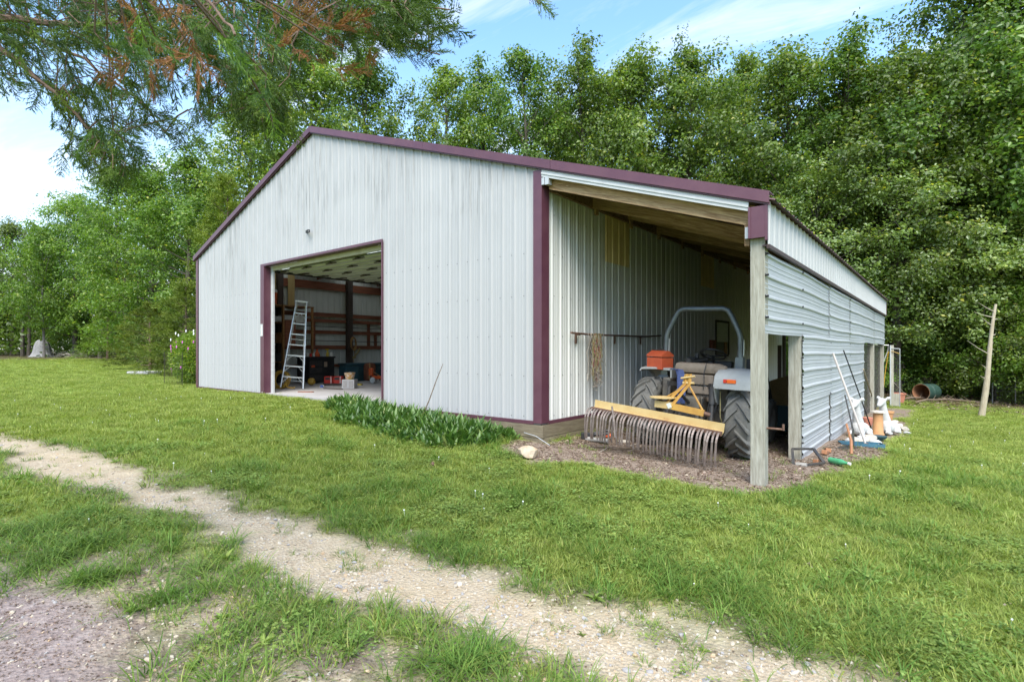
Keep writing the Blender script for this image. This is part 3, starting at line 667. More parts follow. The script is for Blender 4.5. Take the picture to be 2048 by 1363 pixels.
# floodlight bracket above the door, little jamb sign
b = MB().tube([(-6.22,-.02,3.585), (-6.08,-.09,3.575), (-5.98,-.10,3.56), (-5.98,-.10,3.52), (-6.10,-.09,3.53), (-6.2,-.02,3.55)], .014, 6).cbox((-6.21,-.03,3.57), (.06,.02,.06)).build('light_bracket', 'black_paint', barn)
MB().box((-8.245,-.050,1.36), (-8.155,-.041,1.64)).build('jamb_plate', 'sign_white', barn)
ink = MB()
for z, w_ in ((1.615,.05),(1.585,.03),(1.555,.02),(1.515,.045),(1.475,.03),(1.45,.02),(1.425,.02),(1.40,.025)):
    ink.box((-8.23,-.0525,z-.007), (-8.23+w_,-.0505,z+.007))
ink.build('jamb_plate_lettering', 'sign_ink', barn)
# little dent scuff on the wall, loose board under the roof
MB().bar((2.70,.62,1.33), (2.80,1.02,1.62), .09, .04).build('loose_brace', 'yellow_wood', barn)
MB().box((-.02,14.55,-.7),(.10,14.66,3.4)).build('rear_frame_post', 'dark_wood', barn)
#%%PART3
def buildw(mb, name, mat, parent, smooth=False, kind=None, label=None):
    """a part modelled in world coordinates under an unrotated parent"""
    o = mb.build(name, mat, parent, smooth, kind, label)
    o.matrix_parent_inverse = Matrix.Translation(-Vector(parent.location)) if parent.parent is None else Matrix.Identity(4)
    return o
def ring_pts(c, r, n, ax='z', a0=0, a1=2*math.pi):
    c = Vector(c); out = []
    for k in range(n+1):
        a = a0 + (a1-a0)*k/n; u, v = r*math.cos(a), r*math.sin(a)
        out.append(c + Vector({'z': (u,v,0), 'x': (0,u,v), 'y': (u,0,v)}[ax]))
    return out
def ribbon(mb, pts, w, t, side=(1,0,0)):
    """flat bar swept along pts, w wide along `side`, t thick"""
    side = Vector(side).normalized(); pts = [Vector(p) for p in pts]; vs = []
    for i, p in enumerate(pts):
        d = (pts[min(i+1,len(pts)-1)] - pts[max(i-1,0)]).normalized(); nrm = side.cross(d).normalized()
        vs += [p - side*w/2 - nrm*t/2, p + side*w/2 - nrm*t/2, p + side*w/2 + nrm*t/2, p - side*w/2 + nrm*t/2]
    fs = [(i*4+k, i*4+(k+1)%4, (i+1)*4+(k+1)%4, (i+1)*4+k) for i in range(len(pts)-1) for k in range(4)]
    m = len(pts)*4; return mb.add(vs, fs + [(3,2,1,0), (m-4,m-3,m-2,m-1)])

# ------------------------------------------------------------------ the tractor in the lean-to
tr = empty('tractor', (1.70,1.42,-.405), (0, R(2.0), R(1.5)))
tag(tr, 'muddy compact tractor with grey roll bar parked under the lean-to', 'tractor')
def ag_wheel(rad, wid, nl, side, lug=.034):
    s = rad/.5; h = wid/2
    AX = Matrix.Rotation(R(90), 4, 'Y')
    mb = MB().lathe([(.27*s,-h*.86),(.33*s,-h*1.02),(.41*s,-h*1.0),(.462*s,-h*.80),(.472*s,-h*.3),(.474*s,0),(.472*s,h*.3),(.462*s,h*.80),(.41*s,h*1.0),(.33*s,h*1.02),(.27*s,h*.86)], 40, AX, cap=False)
    for k in range(nl):
        for sg in (-1, 1):
            f0 = 2*math.pi*(k + (.5 if sg > 0 else 0))/nl; secs = []
            for q in range(6):
                t = q/5; f = f0 - .34*t - .10*t*t; x = sg*h*(-.06 + 1.04*t); dr = 0 if t < .85 else -.03*s
                wv = .034*(1+.25*t)
                ri, ro = .455*s + dr*1.2, (.474 + lug)*s + dr
                secs.append([(x, -r_*math.cos(f+e), r_*math.sin(f+e)) for r_, e in ((ri,-wv*1.5),(ro,-wv*.8),(ro,wv*.8),(ri,wv*1.5))])
            vs = [p for c in secs for p in c]
            fs = [(i*4+a, i*4+(a+1)%4, (i+1)*4+(a+1)%4, (i+1)*4+a) for i in range(5) for a in range(4)] + [(3,2,1,0),(20,21,22,23)]
            mb.add(vs, fs)
    w = empty('wheel'); w.parent = tr
    mb.build('tyre', 'tyre_rubber', w, smooth=True)
    o = side
    MB().lathe([(.275*s,-h*.88),(.29*s,-h*.8),(.255*s,-h*.6),(.25*s,h*.2*1),(.25*s,h*.6),(.29*s,h*.8),(.275*s,h*.9)], 28, AX, cap=False) \
        .lathe([(.25*s,o*h*.15),(.20*s,o*h*.30),(.12*s,o*h*.30),(.10*s,o*h*.55),(.05*s,o*h*.6),(.001,o*h*.6)], 28, AX, cap=False).build('rim', 'rim_grey', w, smooth=True)
    nuts = MB()
    for k in range(6):
        a = k*math.pi/3; nuts.tube([(o*h*.28,.155*s*math.cos(a),.155*s*math.sin(a)), (o*h*.42,.155*s*math.cos(a),.155*s*math.sin(a))], .014*s, 6)
    nuts.build('wheel_nut', 'rusty', w)
    return w
for sg in (-1, 1):
    w = ag_wheel(.5, .335, 16, sg); w.location = (sg*.655, 0, .495)
    w = ag_wheel(.34, .22, 14, sg, .026); w.location = (sg*.60, 1.52, .335)
    # fender: swept plate over the tyre with an inner cheek
    path = [(-.12,1.14),(.0,1.15),(.22,1.14),(.40,1.06),(.50,.93)] if sg < 0 else [(-.47,.93),(-.465,1.03),(-.42,1.115),(-.32,1.165),(-.05,1.185),(.22,1.165),(.40,1.08),(.50,.93)]
    mb = MB(); xi, xo = sg*.37, sg*.84; th = .028; vs = []
    for i, (y, z) in enumerate(path):
        y2, z2 = path[min(i+1,len(path)-1)]; y1, z1 = path[max(i-1,0)]; d = Vector((0,y2-y1,z2-z1)).normalized(); nn = Vector((0,-d.z,d.y))
        for xx, dz in ((xi,0),(sg*.60,.012),(xo-sg*.03,0),(xo,-.035)):
            p = Vector((xx,y,z)) + nn*0 + Vector((0,0,0)); vs.append(p + nn*dz)
        for xx, dz in ((xi,0),(sg*.60,.012),(xo-sg*.03,0),(xo,-.035)): vs.append(Vector((xx,y,z)) + nn*(dz-th))
    fs = []; m_ = len(path)
    for i in range(m_-1):
        for k in range(3): fs += [(i*8+k,(i+1)*8+k,(i+1)*8+k+1,i*8+k+1), (i*8+4+k,i*8+5+k,(i+1)*8+5+k,(i+1)*8+4+k)]
        fs += [(i*8,i*8+4,(i+1)*8+4,(i+1)*8), (i*8+3,(i+1)*8+3,(i+1)*8+7,i*8+7)]
    for e in (0, m_-1): fs += [(e*8+k, e*8+k+1, e*8+5+k, e*8+4+k) for k in range(3)]
    mb.add(vs, fs); mb.prism([(-.44,.95),(-.40,1.09),(-.3,1.14),(.2,1.14),(.4,1.05),(.42,.7),(-.3,.7)] if sg > 0 else [(-.12,1.12),(.2,1.12),(.4,1.04),(.42,.7),(-.1,.7)], xi-sg*.004, xi-sg*.024, 'x')
    fd = mb.build('fender', 'fender_grey', tr, smooth=True)
    if sg < 0: continue
    MB().cbox((sg*.585,-.478,1.035), (.115,.022,.052), ch=.008).build('tail_light', 'lamp_orange', fd)
    MB().cbox((sg*.505,-.478,1.035), (.042,.021,.050), ch=.008).build('tail_light', 'lamp_red', fd)
    st = MB().tube([(sg*.74,-.10,1.15),(sg*.76,-.12,1.24)], .012, 6).cbox((sg*.775,-.10,1.29), (.105,.06,.10), ch=.012).build('turn_signal', 'black_paint', fd)
    MB().cbox((sg*.775,-.137,1.285), (.088,.02,.075), ch=.008).build('turn_signal_lens', 'lamp_orange', fd)
# roll bar
MB().tube([(-.53,.12,.78),(-.53,.12,1.46),(-.525,.12,1.62),(-.50,.12,1.70),(-.40,.12,1.91),(-.35,.12,1.99),(-.28,.12,2.02),(.28,.12,2.02),(.35,.12,1.99),(.40,.12,1.91),(.50,.12,1.70),(.525,.12,1.62),(.53,.12,1.46),(.53,.12,.78)], .036, 10).build('roll_bar', 'rops_grey', tr, smooth=True)
for sg in (-1, 1):
    MB().box((sg*.53-.05,.06,.95), (sg*.53+.05,.18,1.34)).cbox((sg*.53,.12,1.0), (.15,.2,.06), ch=.01).build('roll_bar_socket', 'rops_grey', tr)
    MB().box((sg*.53+.046,.09,1.36),(sg*.53+.052,.13,1.58)).build('reflector_strip', 'white_plastic', tr)
# seat: cushion roll, panels
MB().cbox((.05,-.12,1.17), (.66,.17,.15), ch=.06).build('seat_back', 'seat_brown', tr, smooth=True)
MB().cbox((.36,-.16,1.165), (.17,.14,.125), ch=.055).build('arm_pad', 'seat_brown', tr, smooth=True)
MB().cbox((.03,.14,1.08), (.50,.42,.12), ch=.045).build('seat_cushion', 'seat_brown', tr, smooth=True)
MB().cbox((.06,-.20,1.015), (.44,.04,.14), ch=.015).cbox((.10,-.17,.87), (.36,.05,.11), ch=.012).cbox((.12,-.13,.76), (.30,.05,.09), ch=.01).build('rear_panel', 'seat_brown', tr)
MB().lathe([(.05,0),(.05,.05),(.035,.065)], 14, Matrix.Translation((-.12,-.08,1.235))).build('filler_cap', 'black_paint', tr)
# body, hood, axle
MB().cbox((0,.45,.58), (.36,1.5,.42), ch=.03).cbox((0,0,.52), (.96,.22,.24), ch=.04).cbox((0,-.25,.62), (.30,.24,.34), ch=.03).cbox((.40,-.02,.80),(.12,.3,.42), ch=.02).cbox((-.40,-.02,.80),(.12,.3,.42), ch=.02).build('transmission', 'tractor_body', tr)
MB().cbox((0,1.55,.86), (.50,1.15,.46), ch=.06).build('hood', 'fender_grey', tr, smooth=True)
MB().cbox((0,.98,1.14), (.42,.16,.22), ch=.03).build('dashboard', 'black_paint', tr)
MB().cbox((0,1.52,.36), (1.0,.12,.12), ch=.02).build('front_axle', 'tractor_body', tr)
MB().cbox((0,.62,.60), (1.0,.55,.03)).build('foot_platform', 'tractor_body', tr)
swc = Vector((-.02,.72,1.36)); rot = Matrix.Rotation(R(-25), 4, 'X')
ring = [swc + (rot @ (p)) for p in ring_pts((0,0,0), .185, 24)]
MB().tube(ring, .014, 7, cap=False).tube([swc + rot @ Vector((-.18,0,0)), swc + rot @ Vector((0,0,-.04)), swc + rot @ Vector((.18,0,0))], .011, 6).tube([swc + rot @ Vector((0,0,-.03)), swc + Vector((0,.16,-.30))], .02, 8).build('steering_wheel', 'black_paint', tr, smooth=True)
MB().tube([(-.16,.60,1.05),(-.19,.50,1.30)], .012, 6).cbox((-.19,.50,1.33),(.05,.05,.08), ch=.012).build('gear_lever', 'black_paint', tr)
MB().tube([(-.30,.40,1.22),(-.08,.62,1.27)], .045, 10).build('lever_cover', 'black_paint', tr)
# hitch: lift arms, cylinder, links, hoses
MB().tube([(.30,-.30,.93),(.31,-.34,.70)], .045, 10).tube([(.31,-.34,.70),(.32,-.40,.42)], .03, 8).tube([(.32,-.40,.42),(.33,-.44,.30)], .045, 8).build('lift_rod', 'dark_metal', tr, smooth=True)
MB().tube([(-.30,-.30,.93),(-.31,-.36,.36)], .028, 8).build('lift_rod', 'dark_metal', tr)
for sg in (-1, 1):
    MB().bar((sg*.30,-.05,.36), (sg*.34,-.70,.33), .03, .07).build('lower_link', 'dark_metal', tr)
    MB().bar((sg*.18,-.12,.93), (sg*.31,-.34,.95), .04, .06).build('lift_arm', 'dark_metal', tr)
MB().tube([(.0,-.36,.70),(.02,-.86,.90)], .022, 8).build('top_link', 'dark_metal', tr)
MB().tube([(0,-.36,.52),(0,-.48,.52)], .05, 10).cbox((0,-.36,.5),(.20,.06,.22), ch=.02).cbox((-.14,-.36,.66),(.12,.1,.08)).build('power_takeoff', 'dark_metal', tr)
hs = MB()
for a in range(7):
    x = -.22 + .09*a; hs.tube([(x,-.22,.80),(x+.05,-.34,.70+.03*(a%3)),(x+.02,-.36,.55),(x-.05,-.28,.42)], .010, 5)
hs.build('hydraulic_hoses', 'black_paint', tr)
MB().tube([(.40,-.30,.88),(.43,-.38,.70),(.44,-.40,.55),(.46,-.36,.46)], .006, 5).build('dangling_wire', 'rope_olive', tr)
MB().tube([(.18,-.22,1.25),(.16,-.25,1.12),(.17,-.27,.98),(.16,-.26,.88)], .006, 5).build('chain', 'dark_metal', tr)
# loader
for sg in (-1, 1):
    MB().box((sg*.46-.06,1.00,.40), (sg*.46+.06,1.14,1.30)).build('loader_mast', 'black_paint', tr)
    MB().bar((sg*.46,1.07,1.22), (sg*.46,2.05,.92), .07, .12).bar((sg*.46,2.03,.95), (sg*.46,2.62,.30), .07, .12).build('loader_arm', 'black_paint', tr)
    MB().tube([(sg*.46,1.15,.6),(sg*.46,1.9,.86)], .03, 8).build('loader_cylinder', 'dark_metal', tr)
prof = [(2.66,.47),(2.66,.10),(2.74,.01),(3.14,.0),(3.14,.02),(2.76,.035),(2.69,.12),(2.69,.47)]
MB().prism(prof, -.74, .78, 'x').prism([(2.68,.46),(2.68,.10),(2.75,.02),(3.12,.015),(2.85,.40)], -.76, -.741, 'x').prism([(2.68,.46),(2.68,.10),(2.75,.02),(3.12,.015),(2.85,.40)], .781, .80, 'x').build('bucket', 'teal_plastic', tr)

# red toolbox on the left fender, blue rag beside it
tb = empty('toolbox', (1.16,1.42,.745), (0, R(2), R(-20))); tag(tb, 'faded red metal toolbox resting on the left tractor fender', 'toolbox')
MB().cbox((0,0,.075), (.30,.24,.17), ch=.006).build('case', 'box_red', tb)
MB().prism([(-.123,.176),(.123,.176),(.123,.205),(.02,.265),(-.02,.265),(-.123,.205)], -.153, .153, 'x').build('lid', 'box_red', tb)
MB().tube([(-.06,0,.266),(-.06,0,.284),(.06,0,.284),(.06,0,.266)], .008, 6).build('handle', 'dark_metal', tb)
rg = empty('blue_rag', atdepth(1352,742,7.5)); tag(rg, 'faded blue rag hanging beside the red toolbox', 'rag')
mb = MB()
base = rg.location.copy(); P_ = [(-.06,.02,.03),(.02,-.01,.02),(.05,-.03,-.06),(.06,-.05,-.18),(.075,-.06,-.32),(.07,-.06,-.44)]
for k in range(4): ribbon(mb, [(x+.02*k, y+.012*math.sin(k*2+i), z) for i, (x,y,z) in enumerate(P_)], .05, .006, (.8,.5,0))
mb.build('cloth', 'cloth_blue', rg)

# ------------------------------------------------------------------ the landscape rake
LE, RE = Vector((.735,.26,.345)), Vector((2.43,.40,.145))
rk = empty('landscape_rake', (1.58,.33,-.38)); tag(rk, 'yellow landscape rake with curved steel tines behind the tractor', 'rake')
ed = (RE-LE).normalized(); bk = Vector((.06,-1,0)).normalized(); upv = ed.cross(bk); upv = upv if upv.z > 0 else -upv
mb = MB(); dn = -upv
def RP(t, b, u): return LE + (RE-LE)*t + bk*b + upv*u
vs = [RP(t,b,u) for t in (0,1) for b,u in ((.0,-.012),(.012,-.012),(.012,-.105),(.09,-.135),(.09,-.147),(0,-.117))]
mb.add(vs, [(0,1,2,3,4,5),(11,10,9,8,7,6)] + [(i,i+6,(i+1)%6+6,(i+1)%6) for i in range(6)])
buildw(mb, 'rake_beam', 'rake_yellow', rk)
mb = MB(); mb.add([RP(t,b,u) for t in (0,1) for b,u in ((.07,-.10),(.12,-.10),(.12,-.15),(.07,-.15))], [(0,1,2,3),(7,6,5,4)]+[(i,i+4,(i+1)%4+4,(i+1)%4) for i in range(4)])
buildw(mb, 'tine_bar', 'rusty', rk)
for k in range(38):
    t = -.012 + 1.0*(k + random.uniform(-.18,.18))/37
    b0, u0 = .09, -.125; rr_ = .115*random.uniform(.94,1.06); ln = .265*random.uniform(.97,1.03); tl = random.uniform(-.012,.012)
    pts = [RP(t,b0-.01,u0-.02), RP(t,b0,u0)]
    for a in range(1, 7):
        an = math.pi*.5*a/6*1.15; pts.append(RP(t+tl*a/16, b0+rr_*(math.sin(an))*1.25, u0+.012 - rr_*(1-math.cos(an))))
    pb = pts[-1]
    for s in (.35,.7,1.0): pts.append(pb + dn*ln*s + bk*(-.05*s*s) + ed*tl*s)
    mb = MB(); ribbon(mb, pts, .022, .010, ed); buildw(mb, 'tine', 'tine_steel', rk)
AP = lambda x, y, t: atdepth(x, y, t)
mb = MB(); ribbon(mb, [AP(1373,748,6.98), AP(1369,768,6.95), AP(1331,806,6.85)], .03, .055, (.6,.8,0)); buildw(mb, 'frame_channel', 'rake_gold', rk)
mb = MB(); ribbon(mb, [AP(1380,748,6.93), AP(1378,768,6.9), AP(1342,812,6.80)], .03, .05, (.6,.8,0)); buildw(mb, 'frame_channel', 'rake_gold', rk)
mb = MB(); ribbon(mb, [AP(1362,776,7.05), AP(1325,798,7.0)], .02, .02, (.6,.8,0)); buildw(mb, 'frame_strut', 'rake_gold', rk)
mb = MB(); mb.tube([AP(1378,770,6.9), AP(1407,823,6.66)], .013, 6); buildw(mb, 'frame_strut', 'rake_gold', rk)
mb = MB(); mb.tube([AP(1366,765,6.97), AP(1388,766,6.86)], .016, 8).tube([AP(1362,756,6.97), AP(1390,752,6.86)], .013, 8); buildw(mb, 'hitch_pin', 'rake_yellow', rk)
c = AP(1326,795,6.95)
mb = MB().lathe([(.17,0),(.17,.014)], 20, Matrix.Translation(c)); buildw(mb, 'pivot_plate', 'rake_yellow', rk)
mb = MB(); mb.bar(AP(1312,806,6.95), AP(1346,811,6.82), .10, .085); buildw(mb, 'pivot_box', 'rake_yellow', rk)
mb = MB(); mb.bar(AP(1344,812,6.82), AP(1408,826,6.64), .07, .075); buildw(mb, 'head_bar', 'rake_gold', rk)
mb = MB(); mb.bar(AP(1336,806,6.76), AP(1340,815,6.76), .05, .004, up=(.6,-.8,0)); buildw(mb, 'decal', 'aluminium', rk)
mb = MB(); mb.tube([AP(1420,830,6.62), AP(1402,824,6.66)], .028, 8); buildw(mb, 'link_pin', 'rusty', rk)

# parking-stand rod left in front of the tines
p0, p1 = onplane(1224,812,'y',.02), onplane(1230,874,'y',-.02)
mb = MB().tube([p1, (p0+p1)*.5+Vector((.012,-.01,0)), p0], [.012,.016,.012], 7); buildw(mb, 'stand_leg', 'tine_steel', rk)

# ------------------------------------------------------------------ wall rod with hanging twine
rd = empty('wall_rack', onplane(1230,668,'x',.10)); tag(rd, 'thin dark metal rod fixed across the lean-to side wall', 'rack')
mb = MB().tube([onplane(1142,665,'x',.10), onplane(1185,669,'x',.10), onplane(1240,671,'x',.10), onplane(1290,673,'x',.10), onplane(1322,671,'x',.10)], .016, 7); buildw(mb, 'rod', 'rusty', rd)
for x_, y_ in ((1160,669),(1237,671),(1288,673)):
    a = onplane(x_, y_, 'x', .10); mb = MB().bar(a, (.022,a.y,a.z), .03, .02).box((.02,a.y-.02,a.z-.14), (.035,a.y+.02,a.z+.02)); buildw(mb, 'bracket', 'rusty', rd)
tw = empty('twine_bundle', onplane(1190,670,'x',.13)); tag(tw, 'tangled bundle of old baling twine hanging from the wall rod', 'twine')
top = tw.location.copy()
for mat_, nn_, spread in (('rope_olive', 50, .13), ('rope_red', 12, .07), ('pale_twig', 24, .13), ('twig', 20, .12)):
    mb = MB()
    for k in range(nn_):
        L_ = random.uniform(.25,.78); y = random.gauss(.0,spread*.6); pts = []
        for s in range(8):
            t = s/7; pts.append((random.uniform(-.015,.03)+.02, y*(1+.3*t) + .018*math.sin(t*random.uniform(5,14)+k) + random.gauss(0,.010), .03 - L_*t))
        mb.tube(pts, .0045, 4, cap=False)
    mb.build('strands', mat_, tw)
mb = MB()
for k in range(80):
    a = Vector((random.uniform(0,.06), random.gauss(.0,.04), -.68+random.gauss(0,.09))); mb.tube([a + Vector([random.gauss(0,.02) for _ in range(3)]) for _ in range(5)], .003, 4, cap=False)
mb.build('tangle', 'pale_twig', tw)
mb = MB().tube([(.04,-.19+.02*math.sin(s*1.7),-.05-.032*s) for s in range(16)], .006, 5); mb.build('coil_spring', 'wire_dark', tw)

# ------------------------------------------------------------------ the stepladder and the clutter inside the barn
ld = empty('stepladder', (-8.86,1.08,.0), (0, 0, R(58))); tag(ld, 'tall aluminium stepladder standing just inside the barn door', 'ladder')
H_, TL = 2.30, R(5.5)
tilt = Matrix.Rotation(TL, 4, 'Y')
def LP_(x, y, z): p = tilt @ Vector((x-.30,y,z)); return p + Vector((.30,0,0))
fw = lambda t: .275 - .145*t       # half width
for sg in (-1, 1):
    mb = MB(); ribbon(mb, [LP_(sg*fw(t), .34*t, H_*t) for t in (0,.5,1)], .028, .07, (1,0,0)); mb.build('rail', 'aluminium', ld)
    mb = MB(); ribbon(mb, [LP_(sg*(fw(t)-.03)-.04*(1-t), .34+.62*(1-t)+.02, H_*t) for t in (0,.5,.97)], .022, .04, (1,0,0)); mb.build('rear_rail', 'aluminium', ld)
for k in range(7):
    t = (k+1)*.1235; z = H_*t
    MB().bar(LP_(-fw(t),.34*t+.02,z), LP_(fw(t),.34*t+.02,z), .09, .032).build('step', 'aluminium', ld)
    if k in (0,1,2,6):
        for sg in (-1, 1): MB().bar(LP_(sg*fw(t-.07),.34*(t-.07)+.02,z-.16), LP_(sg*(fw(t)-.13),.34*t+.02,z-.02), .02, .012).build('step_brace', 'aluminium', ld)
for t in (.06,.24,.36,.56): MB().bar(LP_(-(fw(t)-.03)-.04*(1-t),.34+.62*(1-t)+.02,H_*t), LP_(fw(t)-.03-.04*(1-t),.34+.62*(1-t)+.02,H_*t), .03, .02).build('rear_brace', 'aluminium', ld)
MB().cbox(LP_(0,.40,H_+.015), (.34,.17,.05), tilt.to_3x3(), ch=.01).build('top_cap', 'aluminium', ld)

sh = empty('storage_shelf', (-11.4,1.7,0)); tag(sh, 'wooden storage shelving along the left inside wall of the barn', 'shelf')
for z, y1, d in ((2.40,3.05,.8),(1.88,2.75,.75),(1.28,2.45,.75),(.68,2.0,.8)):
    mb = MB().box((-BW+.13,.25,z-.03), (-BW+.13+d,y1,z)); buildw(mb, 'shelf_board', 'shelf_wood', sh)
for x_, y_ in ((-10.62,1.72),(-10.95,.4),(-11.05,2.9)): mb = MB().box((x_,y_,0), (x_+.09,y_+.045,2.36)); buildw(mb, 'upright', 'shelf_wood', sh)
mb = MB().box((-10.60,1.80,1.12),(-10.55,2.12,1.92)); buildw(mb, 'side_panel', 'brown_wood', sh)
def cyl(name, loc, prof, mat, label, cat, n=18, group=None, rot=(0,0,0), parts=()):
    e = empty(name, loc, rot) if parts else None
    if e is None:
        o = MB().lathe(prof, n).build(name, mat, smooth=True); o.location = loc; o.rotation_euler = rot
    else:
        o = e; MB().lathe(prof, n).build('body', mat, e, smooth=True)
        for nm, mb, m_ in parts: mb.build(nm, m_, e, smooth=True)
    return tag(o, label, cat, group)
cyl('water_cooler', (-11.05,1.62,2.40), [(.15,0),(.16,.02),(.17,.33)], 'orange_plastic', 'orange round water cooler on the top inside shelf', 'cooler', parts=[('lid', MB().lathe([(.175,.335),(.175,.40),(.13,.43)], 18), 'white_plastic'), ('spigot', MB().tube([(.16,-.03,.06),(.21,-.04,.06)], .018, 8), 'black_paint')])
def crate(name, loc, dim, mat, label, cat, rz=0, lid=None, group=None):
    e = empty(name, loc, (0,0,rz)); tag(e, label, cat, group); x, y, z = dim
    MB().box((-x/2,-y/2,0),(x/2,y/2,.012)).box((-x/2,-y/2,.0121),(-x/2+.012,y/2,z)).box((x/2-.012,-y/2,.0121),(x/2,y/2,z)).box((-x/2+.0121,-y/2,.0121),(x/2-.0121,-y/2+.012,z)).box((-x/2+.0121,y/2-.012,.0121),(x/2-.0121,y/2,z)).build('bin', mat, e)
    if lid: MB().cbox((0,0,z+.012),(x+.03,y+.03,.022), ch=.006).build('lid', lid, e)
    return e
crate('storage_bin', (-11.02,2.25,1.88), (.34,.62,.17), 'white_plastic', 'long white plastic bin on the second shelf', 'bin', lid='white_plastic')
crate('metal_pan', (-11.02,1.70,1.88), (.30,.34,.15), 'aluminium', 'dull metal pan beside the long white bin', 'pan')
crate('wooden_box', (-10.98,1.98,1.28), (.36,.42,.27), 'shelf_wood', 'open brown wooden box on the middle inside shelf', 'box')
crate('dark_bin', (-11.1,1.35,2.0-.72), (.4,.4,.25), 'black_paint', 'black bin on the middle shelf behind the door jamb', 'bin')
o = MB().cbox((0,0,.09),(.42,.5,.18), ch=.05).cbox((.05,.1,.2),(.3,.3,.12), ch=.05).build('dark_bundle', 'black_paint'); o.location = (-11.1,1.6,.68); tag(o, 'dark bundle lying on the lowest inside shelf', 'bundle')
# yellow hose coil
mb = MB()
for k in range(7): mb.tube(ring_pts((random.uniform(-.03,.03),.02*k+random.uniform(-.01,.01),.25+random.uniform(-.02,.02)), .21+random.uniform(-.02,.035), 22, 'y'), .016, 6, cap=False)
mb.tube([(.2,0,.1),(.34,-.1,.03),(.5,-.05,.02),(.62,-.2,.02)], .016, 6)
o = mb.build('hose_coil', 'hose_yellow', smooth=True); o.location = (-9.25,.92,.0); o.rotation_euler = (R(-12),0,R(25)); tag(o, 'coiled yellow hose leaning beside the door jamb', 'hose')
# black workbench with clutter
wb = empty('workbench', (-10.95,3.02,0), (0,0,R(8))); tag(wb, 'black workbench cabinet against the inside wall', 'workbench')
MB().cbox((0,0,.80),(.62,1.02,.05), ch=.008).build('top', 'black_paint', wb); MB().box((-.28,-.48,.05),(.28,.48,.774)).build('cabinet', 'black_paint', wb)
for k, z in enumerate((.18,.42,.62)): MB().box((.281,-.46,z-.09),(.295,.0,z+.07)).box((.296,-.3,z),(.31,-.16,z+.015)).build('drawer', 'dark_metal', wb)
MB().box((.281,.08,.50),(.286,.2,.66)).build('sticker', 'cardboard', wb); MB().box((.281,-.40,.50),(.30,-.28,.56)).build('drawer_tag', 'orange_plastic', wb)
cyl('funnel_jug', (-10.82,2.98,.826), [(.085,0),(.085,.06),(.05,.13),(.022,.17),(.020,.24)], 'orange_plastic', 'orange funnel jug standing on the black workbench', 'jug', parts=[('cap', MB().lathe([(.026,.241),(.026,.28)], 10), 'black_paint')])
cyl('spray_bottle', (-10.78,3.32,.826), [(.04,0),(.045,.02),(.045,.12),(.018,.17),(.018,.20)], 'yellow_plastic', 'yellow spray bottle on the black workbench', 'bottle', parts=[('trigger', MB().box((-.02,-.07,.20),(.02,.04,.24)), 'yellow_plastic')])
cyl('paint_can', (-10.76,3.46,.826), [(.05,0),(.05,.12),(.045,.125)], 'white_plastic', 'small white can at the end of the workbench', 'can')
for k in range(3): cyl('small_jar', (-10.74,2.62+.10*k,.826), [(.04,0),(.04,.09),(.03,.10)], ('white_plastic','red_plastic','aluminium')[k], ('white jar on the workbench beside a red one','red jar on the workbench between two pale ones','metal jar on the workbench nearest the orange jug')[k], 'jar', 12)
# red carton, block, bag and so on
for k, (dx, c) in enumerate(((0,'red_plastic'),(.27,'red_plastic'))):
    e = crate('red_carton', (-9.56+dx*.78,2.62+dx*.63,.06), (.24,.2,.20), c, ('bright red carton on the barn floor near the ladder','second red carton beside the bright one on the floor')[k], 'carton', R(39))
    MB().box((-.09,-.104,.10),(.05,-.101,.17)).build('label_patch', 'dark_metal', e); MB().box((.07,-.104,.0),(.09,-.101,.2)).build('stripe', 'white_plastic', e)
o = MB().cbox((0,0,.03),(.55,.3,.06)).build('wood_offcut', 'dark_wood'); o.location = (-9.45,2.70,.0); o.rotation_euler = (0,0,R(39)); tag(o, 'dark board lying under the red cartons', 'board')
cb = empty('masonry_block', (-7.92,2.20,0), (0,0,R(35))); tag(cb, 'pale concrete block on the barn floor under a printed bag', 'block')
MB().cbox((0,0,.12),(.34,.26,.24), ch=.012).build('block', 'slab_stone', cb)
MB().cbox((-.08,-.132,.12),(.10,.01,.17)).cbox((.08,-.132,.12),(.10,.01,.17)).build('core_face', 'concrete', cb)
cyl('printed_bucket', (-7.92,2.20,.243), [(.10,0),(.145,.17),(.15,.18)], 'bag_print', 'small printed tub standing on the concrete block', 'tub')
cyl('blue_lid_jar', (-8.95,2.02,.0), [(.06,0),(.065,.03),(.05,.10)], 'white_plastic', 'white jar with blue patch lying on the floor', 'jar', rot=(R(80),0,R(50)), parts=[('cap', MB().lathe([(.045,.10),(.045,.13)], 12), 'blue_plastic')])
o = MB().cbox((0,0,.02),(.75,.12,.04)).build('yellow_board', 'yellow_plastic'); o.location = (-9.12,3.0,.0); o.rotation_euler = (0,0,R(36)); tag(o, 'yellow board lying on the barn floor behind the block', 'board')
o = MB().cbox((0,0,.012),(.62,.05,.024)).build('floor_stick', 'dark_wood'); o.location = (-8.0,1.75,.0); o.rotation_euler = (0,0,R(15)); tag(o, 'dark stick lying on the concrete before the block', 'stick')
o = MB().cbox((0,0,.01),(.4,.06,.02)).build('floor_stick', 'brown_wood'); o.location = (-7.6,.75,.0); o.rotation_euler = (0,0,R(30)); tag(o, 'brown stick lying near the door threshold', 'stick')
cyl('plastic_jug', (-10.55,3.95,.05), [(.10,0),(.11,.05),(.11,.22),(.04,.30),(.04,.34)], 'aluminium', 'pale metal jug standing beyond the workbench', 'jug')
cyl('yellow_ball', (-9.9,2.25,.0), [(.03,0),(.09,.04),(.11,.11),(.09,.18),(.03,.21)], 'hose_yellow', 'ochre round jug on the floor by the ladder foot', 'jug')
